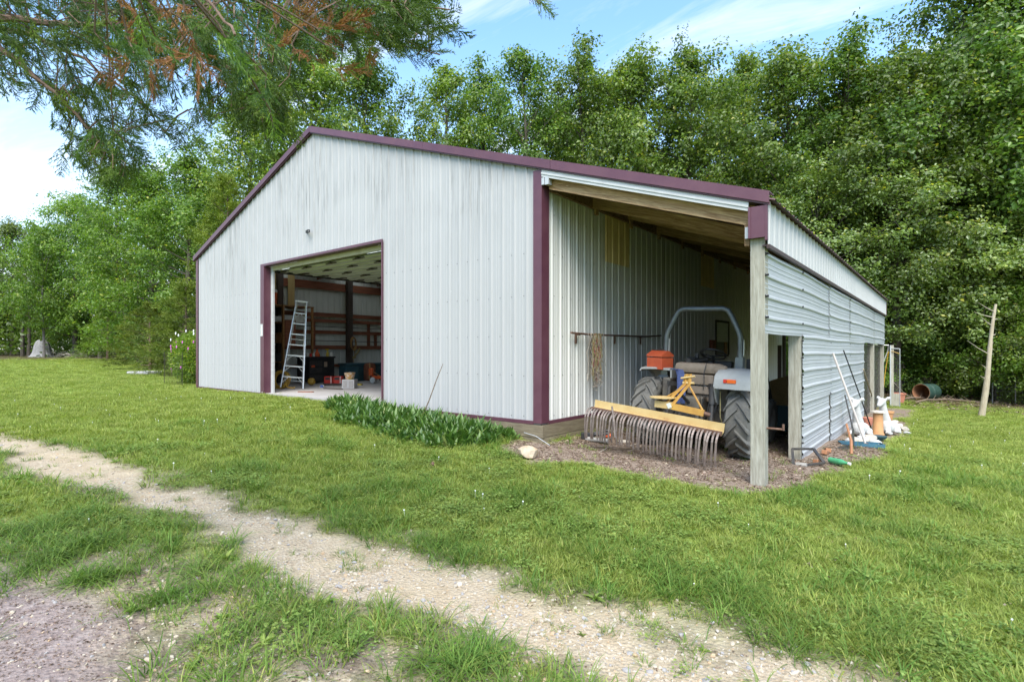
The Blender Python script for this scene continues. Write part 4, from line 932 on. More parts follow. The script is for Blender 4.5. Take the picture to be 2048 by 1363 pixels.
tp = empty('tarp_bench', (-11.0,5.6,0)); tag(tp, 'dark teal covered bench along the inside wall behind the rope', 'bench')
MB().cbox((0,0,.56),(.7,3.1,.06), ch=.02).build('top', 'teal_plastic', tp); MB().box((-.3,-1.5,0),(.3,1.5,.53)).build('skirt', 'teal_plastic', tp)
o = MB().cbox((0,0,.25),(.42,.5,.5), ch=.03).cbox((.1,-.1,.53),(.2,.2,.06), ch=.02).build('dark_crate', 'teal_plastic'); o.location = (-10.7,4.05,0); tag(o, 'dark teal chest standing between workbench and jug', 'chest')
# orange tiller tool
ti = empty('garden_tiller', (-9.5,4.15,0), (0,0,R(20))); tag(ti, 'orange wheeled garden tool on the barn floor by the door edge', 'tiller')
MB().cbox((.12,0,.17),(.34,.12,.10), ch=.02).cbox((-.1,0,.34),(.14,.12,.24), ch=.04).build('housing', 'orange_plastic', ti)
for s_ in (-.1,.1): MB().tube([(.02,s_-.02,.09),(.02,s_+.02,.09)], .09, 16).build('wheel', 'white_plastic', ti)
MB().tube([(.2,0,.18),(.45,0,.14)], .02, 6).tube([(-.12,0,.4),(.25,0,.2)], .012, 6).build('shaft', 'shelf_wood', ti)
o = MB().tube([(0,0,.55),(.08,-.05,.45),(.12,-.1,.3),(.25,-.2,.12),(.5,-.35,.03)], .018, 7).build('bent_hose', 'rope_tan', smooth=True); o.location = (-10.2,4.5,.05); tag(o, 'tan bent hose drooping beside the orange tool', 'hose')
o = MB().cbox((0,0,.3),(.35,.3,.6), ch=.1).build('leather_bag', 'brown_wood', smooth=True); o.location = (-10.55,4.75,0); tag(o, 'brown slumped sack in front of the teal bench', 'sack')
mb = MB()
for k in range(9): mb.tube([Vector((-.0+.012*k, .10*math.cos(a), .22*math.sin(a)-.02*k*.3)) + Vector((0,random.gauss(0,.006),random.gauss(0,.006))) for a in np.linspace(0, 2*math.pi, 18)], .010, 5, cap=False)
mb.tube([(.05,.03,-.2),(.06,.05,-.4),(.05,0,-.6),(.05,.02,-.9)], .012, 5)
o = mb.build('rope_coil', 'rope_tan', smooth=True); o.location = (-BW+.28,4.92,1.28); tag(o, 'coil of tan rope hung on the dark inside post', 'rope')
o = MB().tube([(0,0,0),(.03,.1,.12),(.02,.2,.28)], .03, 6).cbox((0,-.03,-.04),(.05,.12,.08)).build('hand_drill', 'rope_olive'); o.location = (-BW+.32,4.98,.82); tag(o, 'small olive hand tool hanging below the rope coil', 'tool')
#%%PART4
# ------------------------------------------------------------------ vegetation generators
def unit(a): return a / np.maximum(np.linalg.norm(a, axis=-1, keepdims=True), 1e-9)
def leaf_mesh(name, C, D, Nn, L, W, rnd, mat, fold=.25, curl=.12):
    """folded diamond leaves: C base points, D directions, Nn normals, L lengths, W widths"""
    n = len(C); S = unit(np.cross(D, Nn)); Nn = np.cross(S, D)
    L = np.asarray(L)[:,None]; W = np.asarray(W)[:,None]
    mid = C + D*L*.45
    v = np.stack([C, mid + S*W*.5 + Nn*W*fold, C + D*L - Nn*L*curl, mid - S*W*.5 + Nn*W*fold], 1).reshape(-1, 3)
    i = np.arange(n)[:,None]*4
    f = np.concatenate([i + np.array([[0,1,2]]), i + np.array([[0,2,3]])])
    return npmesh(name, v, [f], mat, {'rnd': np.repeat(rnd, 4)})
def broadleaf(seed, H, zc, Rm, nl, mat, leaf=.13, per=26, crad=.34, lean=0., fill=1.0, trunk_r=None, barkm='bark', droop=0.):
    r = np.random.default_rng(seed); tb = MB(); tr_ = trunk_r or .0125*H + .03
    ph = r.uniform(0, 6, 4)
    def trunk(t):
        return np.array([lean*t*t*H + .02*H*math.sin(2.2*t*2+ph[0])*t, .018*H*math.sin(2.6*t*2+ph[1])*t, H*t])
    tb.tube([trunk(t) for t in np.linspace(-.01,.95,12)], [tr_*(1-t)**.8*(1.25 if t < .02 else 1)+.012 for t in np.linspace(0,.95,12)], 8)
    C = []; cw = []
    for i in range(nl):
        q = (i + r.uniform(.2,.8))/nl; h = zc + (H*.96-zc)*q**.92; t = q
        prof = (math.sqrt(max(0, 1-(max(0,t-.42)/.58)**2)))*(.60+.40*min(1, t/.25))
        reach = Rm*prof*r.uniform(.72,1.12) + .35; az = i*2.399 + r.uniform(-.5,.5)
        el = R(8 + 62*t*t + 10*t) + r.uniform(-.2,.2) - droop
        d = np.array([math.cos(az)*math.cos(el), math.sin(az)*math.cos(el), math.sin(el)]); b = trunk(h/H)
        pt = lambda s: b + d*reach*s + np.array([0,0,.16*reach*s*s - droop*.5*reach*s*s])
        tb.tube([pt(s) for s in (0,.35,.7,1)], [tr_*.30*(1-.6*t)+.006, tr_*.2*(1-.6*t)+.005, .012, .006], 5, cap=False)
        nsub = max(3, int((2.2 + reach*1.7)*fill))
        for k in range(nsub):
            s = r.uniform(.28, 1.0); p0 = pt(s); dd = unit(d*.6 + r.normal(0,.55,3) + np.array([0,0,.15])); ln = (.3+.28*reach)*r.uniform(.6,1.2)
            tb.tube([p0, p0+dd*ln*.5, p0+dd*ln+np.array([0,0,-.04*ln])], [.010,.007,.004], 3, cap=False)
            for u in (.45,.8,1.05): C.append(p0+dd*ln*u); cw.append(r.uniform(.6,1.25))
        C.append(pt(1.0)); cw.append(1.2)
    C = np.array(C); cw = np.array(cw); m = per
    n = len(C)*m; off = r.normal(0, 1, (n,3))*np.array([1,1,.66])*crad*np.repeat(cw, m)[:,None]
    P = np.repeat(C, m, 0) + off
    outw = unit(off + .4*(P - np.array([0,0,H*.5]))*np.array([1,1,.3])*.3)
    Nn = unit(np.array([0,0,.45]) + outw*.75 + r.normal(0,.5,(n,3)))
    D = r.normal(0,1,(n,3)) + outw*.5 + np.array([0,0,-.25]); D = unit(D - Nn*(D*Nn).sum(1,keepdims=True))
    L = leaf*np.repeat(r.uniform(.75,1.2,len(C)), m)*r.uniform(.6,1.25,n); rnd = np.clip(np.repeat(r.uniform(0,.55,len(C)), m) + r.uniform(-.05,.45,n), 0, 1)
    hi = off[:,2] > .55*crad; rnd = np.where(hi & (r.random(n) < .25), np.clip(rnd+.35,0,1), rnd*.93)  # upper leaves of each clump coloured lighter, as if lit from above
    crown = leaf_mesh('crown', P, D, Nn, L, L*.62, rnd, mat)
    return tb.mesh('trunk', barkm, smooth=True), crown, H
def cedar(seed, H, zc, Rm, nl, mat, per=34):
    r = np.random.default_rng(seed); tb = MB()
    tb.tube([(0.02*math.sin(t*7), .02*math.cos(t*5), H*t) for t in np.linspace(-.01,.98,9)], [.014*H*(1-t)+.012 for t in np.linspace(0,.98,9)], 7)
    P = []; D = []
    for i in range(nl):
        q = (i+r.uniform(.2,.8))/nl; h = zc + (H*.98-zc)*q; reach = (Rm*(1-q)**.75*r.uniform(.7,1.15)+.15); az = i*2.399+r.uniform(-.5,.5)
        el = R(5+45*q)+r.uniform(-.2,.2); d = np.array([math.cos(az)*math.cos(el), math.sin(az)*math.cos(el), math.sin(el)]); b = np.array([0,0,h])
        pt = lambda s: b + d*reach*s + np.array([0,0,-.10*reach*s*s])
        tb.tube([pt(s) for s in (0,.5,1)], [.02+.01*Rm*(1-q), .012, .005], 4, cap=False)
        for k in range(int(4+reach*5)):
            s = r.uniform(.25,1.0); dd = unit(d*.8 + r.normal(0,.5,3)); ln = (.25+.22*reach)*r.uniform(.6,1.2); p0 = pt(s)
            u = r.random(per)**.8; pp = p0 + dd*(ln*u)[:,None] + r.normal(0,.055,(per,3))
            P.append(pp); D.append(unit(dd*.9 + r.normal(0,.55,(per,3)) + np.array([0,0,.1])))
    P = np.concatenate(P); D = np.concatenate(D); n = len(P)
    Nn = unit(np.array([0,0,.6]) + r.normal(0,.7,(n,3))); Nn = unit(Nn - D*(D*Nn).sum(1,keepdims=True))
    L = r.uniform(.10,.165,n); rnd = np.clip(np.repeat(r.uniform(0,.6,n//per), per)+r.uniform(0,.35,n),0,1)
    return tb.mesh('trunk', 'cedar_bark', smooth=True), leaf_mesh('crown', P, D, Nn, L, L*.24, rnd, mat, fold=.1), H
VAR = {
 'oak_a': broadleaf(1, 16, 4.0, 3.3, 40, 'leaf_oak', .19, 30, .30),
 'oak_b': broadleaf(2, 16, 4.5, 3.6, 34, 'leaf_oak', .19, 32, .31, lean=.01),
 'slim':  broadleaf(3, 16, 5.0, 2.3, 30, 'leaf_oak', .18, 28, .27),
 'wide':  broadleaf(4, 12, 1.6, 4.0, 40, 'leaf_silver', .165, 32, .27),
 'wide_b':broadleaf(5, 12, 1.2, 3.8, 42, 'leaf_bright', .17, 30, .31),
 'young': broadleaf(6, 8, 1.8, 2.7, 24, 'leaf_bright', .18, 24, .28, lean=-.006, trunk_r=.085, barkm='bark_grey'),
 'shrub': broadleaf(7, 4, .15, 2.1, 30, 'leaf_bright', .12, 30, .24, trunk_r=.04),
 'shrub_d': broadleaf(8, 4, .10, 2.0, 30, 'leaf_oak', .12, 32, .24, trunk_r=.04),
 'cedar_a': cedar(9, 9, .5, 2.3, 80, 'leaf_cedar'),
 'cedar_b': cedar(10, 6, .3, 2.2, 52, 'leaf_cedar'),
}
def plant(var, px, t, top, label, cat='tree', group=None, name=None, wid=1.0, rz=None, hgt=None):
    tm, cm, H = VAR[var]
    p = ground_at(px, t); zt = CAM.z + (HYPX - top)/FPX*t if hgt is None else p.z + hgt
    s = (zt - p.z)/(H*1.045)
    e = empty(name or ('cedar_tree' if 'cedar' in var else 'shrub' if 'shrub' in var else 'broadleaf_tree'), p - Vector((0,0,.05)), (0,0,random.uniform(0,6.28) if rz is None else rz))
    e.scale = (s*wid*.5+.5*wid if 'shrub' not in var else s*wid, s*wid*.5+.5*wid if 'shrub' not in var else s*wid, s)
    link('trunk', tm, e); link('crown', cm, e); tag(e, label, cat, group); return e
T = plant
BK = 'trees behind the barn'; LW = 'trees along the left lawn'; RW = 'trees on the right'
# left edge of the lawn
T('oak_b', -90, 52, 430, 'broad tree cut by the left frame edge beyond the lawn', group=LW)
T('oak_a', 25, 54, 445, 'dense green tree above the grey stump at the lawn edge', group=LW)
T('wide_b', 150, 47, 415, 'spreading bright green tree behind the slim leaning tree', group=LW)
T('young', 88, 45, 478, 'slim leaning young tree with visible trunk at the lawn edge', group=LW, rz=.4)
T('oak_a', 235, 41, 340, 'tall tree left of the cedar with its top in open sky', group=LW)
T('wide_b', 300, 34, 372, 'bright spreading tree in front of the tall left tree', group=LW, wid=1.1)
T('oak_b', 372, 31, 322, 'leafy tree rising just left of the barn eave', group=LW)
T('cedar_a', 455, 27, 330, 'yellow-green cedar rising behind the left roof slope', group=LW, wid=1.2)
T('cedar_a', 560, 29, 285, 'cedar directly behind the roof peak', group=LW, wid=1.1)
T('cedar_b', 372, 22.5, 560, 'low spreading cedar beside the flowering bush', group=LW, wid=1.15)
T('cedar_b', 300, 27, 600, 'feathery low cedar behind the pale slab', group=LW, wid=1.2)
T('cedar_b', 215, 38, 615, 'small cedar at the lawn edge under the tall left tree', group=LW, wid=1.2)
# behind the barn, left to right
T('oak_a', 500, 33, 190, 'tree partly veiled by the hanging cedar branches', group=BK, wid=1.1)
T('oak_b', 620, 31, 120, 'big tree behind the roof peak with hanging branches before it', group=BK, wid=1.15)
T('oak_a', 735, 29, 118, 'big rounded tree at the left of the blue sky gap', group=BK, wid=.92)
T('slim', 885, 31, 138, 'slim tree just right of the blue sky gap', group=BK, wid=.95)
T('oak_b', 965, 34, 165, 'second slim tree right of the sky gap', group=BK)
T('slim', 1050, 30, 100, 'tall thin tree with the highest top above mid roof', group=BK, wid=.9)
T('oak_b', 1160, 31, 128, 'rounded tree above the join of barn and lean-to', group=BK, wid=.95)
T('oak_a', 1275, 29, 118, 'dense tree above the lean-to roof middle', group=BK, wid=.98)
T('oak_b', 1385, 28, 122, 'flat topped dense tree above the lean-to end', group=BK, wid=.98)
T('slim', 1495, 31, 102, 'narrow tree top standing behind the yellow-green trees', group=BK)
T('oak_a', 1580, 25, 114, 'yellow-green tree right of the narrow top', group=RW, wid=1.05)
T('oak_b', 1690, 23, 112, 'large tree above the far end of the lean-to', group=RW)
T('oak_a', 1790, 22, 106, 'tall tree below the white cloud', group=RW)
T('oak_b', 1930, 23, -70, 'very tall dark tree running out of the frame top', group=RW, wid=.92)
T('oak_a', 2050, 22, -120, 'very tall tree at the right frame edge', group=RW, wid=1.1)
T('oak_b', 2130, 21, -90, 'tall tree cut by the right frame edge', group=RW, wid=1.1)
# middle storey at the right
T('wide', 1640, 21.5, 372, 'silvery leaved tree leaning over the lean-to roof edge', group=RW, wid=1.0)
T('wide', 1760, 22.5, 352, 'silvery spreading tree behind the far end of the lean-to', group=RW, wid=1.05)
T('wide', 1905, 22.6, 330, 'silvery spreading tree above the dead pole', group=RW, wid=1.05)
T('wide', 2080, 22.0, 300, 'silvery tree with low limbs at the right frame edge', group=RW, wid=1.05)
T('wide_b', 1830, 24, 470, 'bright green understorey tree between the tall trunks', group=RW)
T('wide_b', 1980, 24, 450, 'bright understorey tree behind the dead pole top', group=RW)
T('wide_b', 2150, 22, 420, 'bright understorey tree outside the right edge', group=RW)
# shrubs at the right wood edge
for px_, t_, tp_, v_, lb in ((1790,22.9,640,'shrub_d','dark shrub beside the wire gate'), (1868,23.0,622,'shrub','bright shrub growing over the culvert pipe'), (1945,21.6,640,'shrub','leafy shrub left of the dead pole foot'),
                             (1990,20.4,650,'shrub_d','dark shrub right of the dead pole'), (2050,20.0,615,'shrub','bright shrub at the right edge of the lawn'), (2120,18.5,650,'shrub','shrub outside the right lawn edge'), (1700,20.5,690,'shrub','shrub seen through the open back of the lean-to'), (1610,21.5,690,'shrub_d','dark shrub seen past the second post'), (1560,21.5,680,'shrub','bright shrub seen through the mesh gate')):
    T(v_, px_, t_, tp_, lb, cat='shrub', group='shrubs at the wood edge', wid=1.15)
for px_, t_, tp_, v_, lb in ((20,56,640,'shrub_d','low shrub far left behind the grey stump'), (160,50,640,'shrub_d','low shrub behind the brush pile'), (255,40,650,'shrub','low shrub left of the cedars'), (120,58,620,'shrub','shrub behind the slim tree'), (330,30,640,'shrub_d','dark shrub between the cedars and the barn')):
    T(v_, px_, t_, tp_, lb, cat='shrub', group='shrubs along the left lawn', wid=1.4)
T('oak_a', 1110, 38, 205, 'tree half hidden behind the thin highest tree', group=BK, wid=1.0)
T('oak_b', 1225, 38, 185, 'tree filling the gap above the lean-to corner', group=BK, wid=1.0)
T('oak_a', 1450, 36, 175, 'tree filling the gap left of the narrow top', group=BK, wid=1.0)
# dim second row: nothing tells these apart
for (px_, t_, tp_, v_), lb in zip(((-150,62,480,'oak_a'),(-40,66,500,'oak_b'),(90,64,470,'oak_a'),(200,60,430,'oak_b'),(320,52,420,'oak_a'),(430,46,380,'oak_b'),(1700,36,180,'oak_a'),(1800,35,240,'oak_b'),(1940,34,60,'oak_a'),(2020,33,140,'oak_b'),(2120,32,200,'oak_a'),(1620,38,230,'oak_b'),(1330,44,300,'oak_a'),(640,44,260,'oak_a'),(2230,30,50,'oak_a'),(-260,56,420,'oak_b')), ['dim far tree outside the left frame edge', 'dim far tree at the left frame edge', 'dim far tree behind the slim leaning tree', 'dim far tree behind the brush pile', 'dim far tree behind the bright left trees', 'dim far tree behind the left barn eave', 'dim far tree behind the large tree at the lean-to end', 'dim far tree behind the tall tree under the cloud', 'dim far tree behind the tallest dark tree', 'dim far tree deep behind the dead trunk', 'dim far tree deep in the right frame corner', 'dim far tree behind the yellow-green tree', 'dim far tree behind the lean-to roof middle', 'dim far tree behind the roof peak', 'dim far tree outside the right frame edge', 'dim far tree well outside the left frame edge']):
    T(v_, px_, t_, tp_, lb, group='second row of woodland trees', wid=1.1)
# distant wood as one mass
r = np.random.default_rng(33); n = 110000
azs = r.uniform(-62, 62, n); dd = r.uniform(46, 75, n)
px_w = np.tan(np.radians(azs)); lat = px_w
keep = np.ones(n, bool)
Xw = CAM.x + FW.x*dd + RT.x*dd*lat; Yw = CAM.y + FW.y*dd + RT.y*dd*lat
dd = np.where(azs > 0, dd*.8, dd); Xw = CAM.x + FW.x*dd + RT.x*dd*lat; Yw = CAM.y + FW.y*dd + RT.y*dd*lat
keep = np.abs(lat) < 1.6
Xw, Yw = Xw[keep], Yw[keep]; n = len(Xw)
hh = (3.5 + 5.5*vnoise(Xw, Yw, 7, 41))*r.random(n)**.8; Zw = gz(Xw, Yw) + hh + .1
Nn = unit(np.array([0,0,.7]) + r.normal(0,.6,(n,3))); D = unit(np.cross(Nn, r.normal(0,1,(n,3)))); L = r.uniform(.3,.55,n)
wm_ = leaf_mesh('distant_woods', np.c_[Xw,Yw,Zw], D, Nn, L, L*.7, np.clip(vnoise(Xw,Yw,3,42)*.7+r.uniform(0,.3,n),0,1), 'leaf_oak')
tag(link('distant_woods', wm_), 'far green wood closing the view behind the nearer trees', None, kind='stuff')

# ------------------------------------------------------------------ foreground cedar, its trunk left of the frame
ct = empty('overhanging_cedar', (.28,-7.67,g1(.28,-7.67)-.05)); tag(ct, 'red cedar whose branches hang into the top of the picture', 'tree')
tz = lambda z: Vector((.28 + .02*math.sin(z), -7.67, z))
mb = MB().tube([tz(z) for z in np.linspace(-.6,8.5,12)], [.27-.026*k*.8 for k in range(12)], 12); buildw(mb, 'trunk', 'cedar_bark', ct, smooth=True)
LIMBS = [ (2.5, [(0,35,3.0),(80,42,2.9),(160,50,2.8),(230,46,2.75),(300,28,2.7),(420,5,2.6),(560,-10,2.5)]),
          (2.3, [(-30,75,3.1),(0,95,3.05),(70,150,3.0),(150,230,3.0),(205,290,3.05),(225,330,3.1)]),
          (3.2, [(60,-120,2.7),(300,-110,2.5),(520,-60,2.4),(700,-10,2.35),(820,10,2.35),(900,20,2.35)]),
          (3.0, [(-60,-40,3.6),(120,-10,3.5),(300,50,3.3),(420,110,3.1),(520,180,2.9),(550,240,2.9)]),
          (2.9, [(200,-140,1.5),(330,-60,1.35),(430,10,1.25),(470,70,1.2)]),
          (3.4, [(500,-160,2.9),(640,-60,2.8),(720,40,2.8),(800,90,2.8),(880,110,2.8)]),
          (3.6, [(700,-160,2.7),(900,-90,2.6),(1010,-20,2.6),(1080,8,2.6)]),
          (2.7, [(-80,40,3.4),(60,70,3.4),(170,120,3.4),(280,200,3.4),(330,265,3.4)]) ]
limb_pts = []
for z0, pts in LIMBS:
    W_ = [tz(z0)] + [atdepth(*p) for p in pts]; n_ = len(W_)
    W2 = []
    for i in range(n_-1):
        for s in np.linspace(0,1,5)[:-1]: W2.append(W_[i].lerp(W_[i+1], s) + Vector([random.gauss(0,.005) for _ in range(3)]))
    W2.append(W_[-1]); limb_pts += W2[4:]
    mb = MB().tube(W2, [max(.003, (.024 if pts[0][2] > 2.95 else .007)*(1-k/len(W2))**1.1) for k in range(len(W2))], 7); buildw(mb, 'limb', 'cedar_bark', ct, smooth=True)
limb_np = np.array([list(p) for p in limb_pts])
def spray_proto(r):
    """flat feathery spray: stem, side twigs, scale-leaf twiglets; unit length along +x"""
    V = []; 
    def q(a, d, l, w):
        d = unit(d[None])[0]; s = unit(np.cross(d, r.normal(0,1,3))[None])[0]*w/2; V.append([a-s, a+s*1, a+d*l+s*.25, a+d*l-s*.25])
    for k in range(11):
        t = .06 + .94*k/11; a = np.array([t, .05*math.sin(3*t), -.10*t*t])
        q(a, np.array([1,0,-.15]), .12, .022)
        for sg in (-1, 1):
            ln = (.42*(1-t)**.7 + .07)*r.uniform(.55,1.3); d = np.array([.85+r.normal(0,.18), sg*(.7+r.normal(0,.18)), r.normal(0,.25)]); dn_ = d/np.linalg.norm(d)
            q(a, d, ln, .020)
            for j in range(5):
                b = a + dn_*ln*(.12+.86*(j+r.uniform(-.4,.4))/5) + r.normal(0,.006,3)
                for s2 in (-1, 1): q(b, dn_*.95 + np.array([.25, s2*.42, 0]) + r.normal(0,.24,3), ln*.30*(1-.09*j)*r.uniform(.5,1.4)+.025, .020)
    return np.array(V)
def cedar_foliage(masses, name, mat, seed, dens=1.0):
    r = np.random.default_rng(seed); protos = [spray_proto(r) for _ in range(5)]; VV = []; RN = []; tw_ = MB()
    for (cx, cy, rx, ry, d0, d1, n, size, ang) in masses:
        for k in range(int(n*dens)):
            a = r.uniform(0, 2*math.pi); q = math.sqrt(r.random()); px_, py_ = cx + rx*q*math.cos(a), cy + ry*q*math.sin(a)
            t = r.uniform(d0, d1); P = np.array(list(atdepth(px_, py_, t)))
            an = R(ang) + r.normal(0,.5); ln = size*r.uniform(.6,1.25)
            d = np.array(list(RT))*math.cos(an) + np.array([0,0,-1.])*math.sin(an) + np.array(list(FW))*r.normal(0,.55); d /= np.linalg.norm(d)
            up = np.array(list(FW))*-.6 + r.normal(0,.6,3); s = np.cross(up, d); s /= np.linalg.norm(s); u = np.cross(d, s)
            pr = protos[r.integers(5)]
            W = P + ln*(pr[...,0:1]*d + pr[...,1:2]*s + pr[...,2:3]*u); VV.append(W.reshape(-1,3)); RN.append(np.repeat(np.clip(r.uniform(0,.75)+r.uniform(-.1,.25,len(pr)),0,1), 4))
            if k % 3 == 0:
                j = np.argmin(((limb_np-P)**2).sum(1)); L0 = Vector(limb_np[j]); P0 = Vector(P)
                if (P0-L0).length < .9: tw_.tube([L0, L0.lerp(P0,.5)+Vector((0,0,.03)), P0, P0+Vector(d*ln*.5)], [.004,.0035,.003,.002], 4, cap=False)
    V = np.concatenate(VV); i = np.arange(len(V)//4)[:,None]*4
    me = npmesh(name, V, [i + np.array([[0,1,2,3]])], mat, {'rnd': np.concatenate(RN)})
    o = link(name, me, ct); o.matrix_parent_inverse = Matrix.Translation(-Vector(ct.location)); o['kind'] = 'stuff'
    if tw_.v: buildw(tw_, 'twigs', 'cedar_bark', ct, kind='stuff')
cedar_foliage([(90,20,170,75,2.6,3.8,120,.165,40),(280,25,170,80,2.4,3.6,120,.165,40),(90,130,110,70,2.8,3.8,52,.165,55),(190,190,100,70,2.8,3.8,60,.165,60),(170,265,70,50,2.9,3.6,38,.18,60),
               (230,300,45,35,2.9,3.6,22,.17,75),(290,245,60,22,2.9,3.6,20,.165,25),(330,110,90,70,2.6,3.6,52,.16,70),(470,60,110,80,2.2,3.4,88,.16,60),(440,160,60,55,2.6,3.4,30,.18,75),(530,150,60,70,2.4,3.2,50,.18,80),(540,215,35,50,2.6,3.2,26,.17,85),
               (600,40,90,60,2.2,3.2,56,.16,40),(700,20,90,45,2.2,3.0,60,.16,25),(800,15,70,32,2.2,2.8,38,.18,15),(860,55,30,14,2.6,2.9,7,.17,0),(770,85,60,20,2.6,3.0,14,.18,10),(830,105,40,10,2.6,3.0,6,.17,5),(1062,-6,22,6,2.5,2.8,3,.12,25),(400,225,40,30,2.8,3.4,12,.16,80),
               (-60,60,80,120,2.8,3.8,40,.2,40),(-60,-60,200,60,2.6,3.6,50,.2,40),(500,-70,300,50,2.2,3.4,60,.2,40)], 'foliage', 'leaf_canopy', 51, 1.15)
cedar_foliage([(240,60,80,45,1.25,1.7,10,.13,50),(480,40,60,30,1.2,1.6,8,.13,60),(390,30,60,35,1.2,1.7,8,.12,60),(540,180,30,40,1.7,2.0,6,.14,80),(210,250,30,20,1.9,2.3,4,.14,60),(640,70,40,25,1.8,2.2,5,.14,30)], 'near_foliage', 'leaf_canopy', 52, .8)
cedar_foliage([(300,40,60,45,1.5,2.2,12,.15,70),(290,110,30,25,1.5,2.2,8,.14,80),(380,90,40,35,1.8,2.4,10,.14,80),(640,45,80,25,2.0,2.5,30,.16,15),(600,105,60,20,2.0,2.5,12,.16,10),(700,130,50,25,2.2,2.6,8,.15,10),(360,15,30,25,1.5,2.0,6,.14,80),(560,10,60,25,2.0,2.5,14,.15,30)], 'dead_foliage', 'leaf_dead', 53, .4)
#%%PART5
# ------------------------------------------------------------------ scattered ground cover
def scatter(name, P, rotz, tilt, scl, idx, protos, label):
    """one object: prototype meshes instanced on points by geometry nodes"""
    me = bpy.data.meshes.new(name); me.vertices.add(len(P)); me.vertices.foreach_set('co', np.asarray(P, np.float32).ravel())
    a = me.attributes.new('rot', 'FLOAT_VECTOR', 'POINT'); rv = np.c_[tilt[:,0], tilt[:,1], rotz].astype(np.float32); a.data.foreach_set('vector', rv.ravel())
    a = me.attributes.new('scl', 'FLOAT', 'POINT'); a.data.foreach_set('value', np.asarray(scl, np.float32))
    a = me.attributes.new('idx', 'INT', 'POINT'); a.data.foreach_set('value', np.asarray(idx, np.int32))
    o = bpy.data.objects.new(name, me); COL.objects.link(o)
    c = bpy.data.collections.new(name + '_kinds')
    for i, m_ in enumerate(protos): c.objects.link(bpy.data.objects.new('%s_kind_%02d' % (name, i), m_))
    g = bpy.data.node_groups.new(name, 'GeometryNodeTree')
    g.interface.new_socket('Geometry', in_out='INPUT', socket_type='NodeSocketGeometry'); g.interface.new_socket('Geometry', in_out='OUTPUT', socket_type='NodeSocketGeometry')
    N = g.nodes.new; L = g.links.new; gi = N('NodeGroupInput'); go = N('NodeGroupOutput')
    ip = N('GeometryNodeInstanceOnPoints'); ci = N('GeometryNodeCollectionInfo'); ci.inputs[0].default_value = c; ci.inputs['Separate Children'].default_value = True; ci.inputs['Reset Children'].default_value = True
    def na(n, t): k = N('GeometryNodeInputNamedAttribute'); k.data_type = t; k.inputs[0].default_value = n; return k.outputs[0]
    er = N('FunctionNodeEulerToRotation'); L(na('rot', 'FLOAT_VECTOR'), er.inputs[0])
    L(gi.outputs[0], ip.inputs['Points']); L(ci.outputs[0], ip.inputs['Instance']); ip.inputs['Pick Instance'].default_value = True
    L(na('idx', 'INT'), ip.inputs['Instance Index']); L(er.outputs[0], ip.inputs['Rotation']); L(na('scl', 'FLOAT'), ip.inputs['Scale']); L(ip.outputs[0], go.inputs[0])
    md = o.modifiers.new('scatter', 'NODES'); md.node_group = g
    tag(o, label, None, kind='stuff'); return o
def blade_mesh(name, r, n, rad, l0, l1, w, mat, bend=.5, segs=3, spread=.45):
    V = []; F3 = []; F4 = []; A = []
    for k in range(n):
        a = r.uniform(0, 2*math.pi); q = rad*math.sqrt(r.random()); base = np.array([q*math.cos(a), q*math.sin(a), -.01])
        an = a + r.normal(0,.8); tl = abs(r.normal(spread*.6, spread*.5)); d = np.array([math.cos(an), math.sin(an), 0]); s = np.array([-math.sin(an), math.cos(an), 0])
        L_ = r.uniform(l0, l1); ww = w*r.uniform(.7,1.3); o0 = len(V); ra = r.random()*.85 + (.12 if r.random() < .1 else 0)
        for j in range(segs+1):
            t = j/segs; ang = tl + bend*t*1.4*r.uniform(.8,1.2)
            if j: p = p + (d*math.sin(ang) + np.array([0,0,math.cos(ang)]))*L_/segs
            else: p = base
            if j < segs: V += [p - s*ww/2*(1-.55*t), p + s*ww/2*(1-.55*t)]; A += [ra, ra]
            else: V.append(p); A.append(ra)
        for j in range(segs-1): F4.append([o0+2*j, o0+2*j+1, o0+2*j+3, o0+2*j+2])
        F3.append([o0+2*segs-2, o0+2*segs-1, o0+2*segs])
    fl = [np.array(F3)] + ([np.array(F4)] if F4 else [])
    return npmesh(name, np.array(V), fl, mat, {'rnd': A})
def clover_mesh(name, r, n, rad, mat, h=.05):
    C = []; D = []; Nn = []
    for k in range(n):
        a = r.uniform(0,6.28); q = rad*math.sqrt(r.random()); c = np.array([q*math.cos(a), q*math.sin(a), r.uniform(.4,1)*h])
        for j in range(3):
            b = a + j*2.094 + r.normal(0,.15); C.append(c); D.append([math.cos(b), math.sin(b), r.normal(.1,.2)]); Nn.append([r.normal(0,.2), r.normal(0,.2), 1])
    n = len(C); return leaf_mesh(name, np.array(C), unit(np.array(D)), unit(np.array(Nn)), r.uniform(.010,.017,n), r.uniform(.011,.016,n), r.random(n), mat, fold=.08)
def weed_mesh(name, r, n, mat, L0=.10):
    C = np.zeros((n,3)); a = np.arange(n)*2.4 + r.normal(0,.2,n); el = r.uniform(.15,1.1,n)
    D = np.c_[np.cos(a)*np.cos(el), np.sin(a)*np.cos(el), np.sin(el)]; Nn = unit(np.c_[-np.cos(a)*np.sin(el), -np.sin(a)*np.sin(el), np.cos(el)] + r.normal(0,.15,(n,3)))
    L = L0*r.uniform(.6,1.2,n); return leaf_mesh(name, C, D, Nn, L, L*.33, r.random(n), mat, fold=.15, curl=.25)
r = np.random.default_rng(77)
GK = []
for k in range(3): GK.append(blade_mesh('tuft', r, 15, .06, .035, .095, .0052, 'grass_blade', .65))
for k in range(2): GK.append(blade_mesh('tuft', r, 14, .06, .035, .09, .0050, 'grass_straw', .7))
for k in range(3): GK.append(blade_mesh('tall_tuft', r, 22, .055, .08, .17, .0054, 'grass_dark', .75, 4, .6))
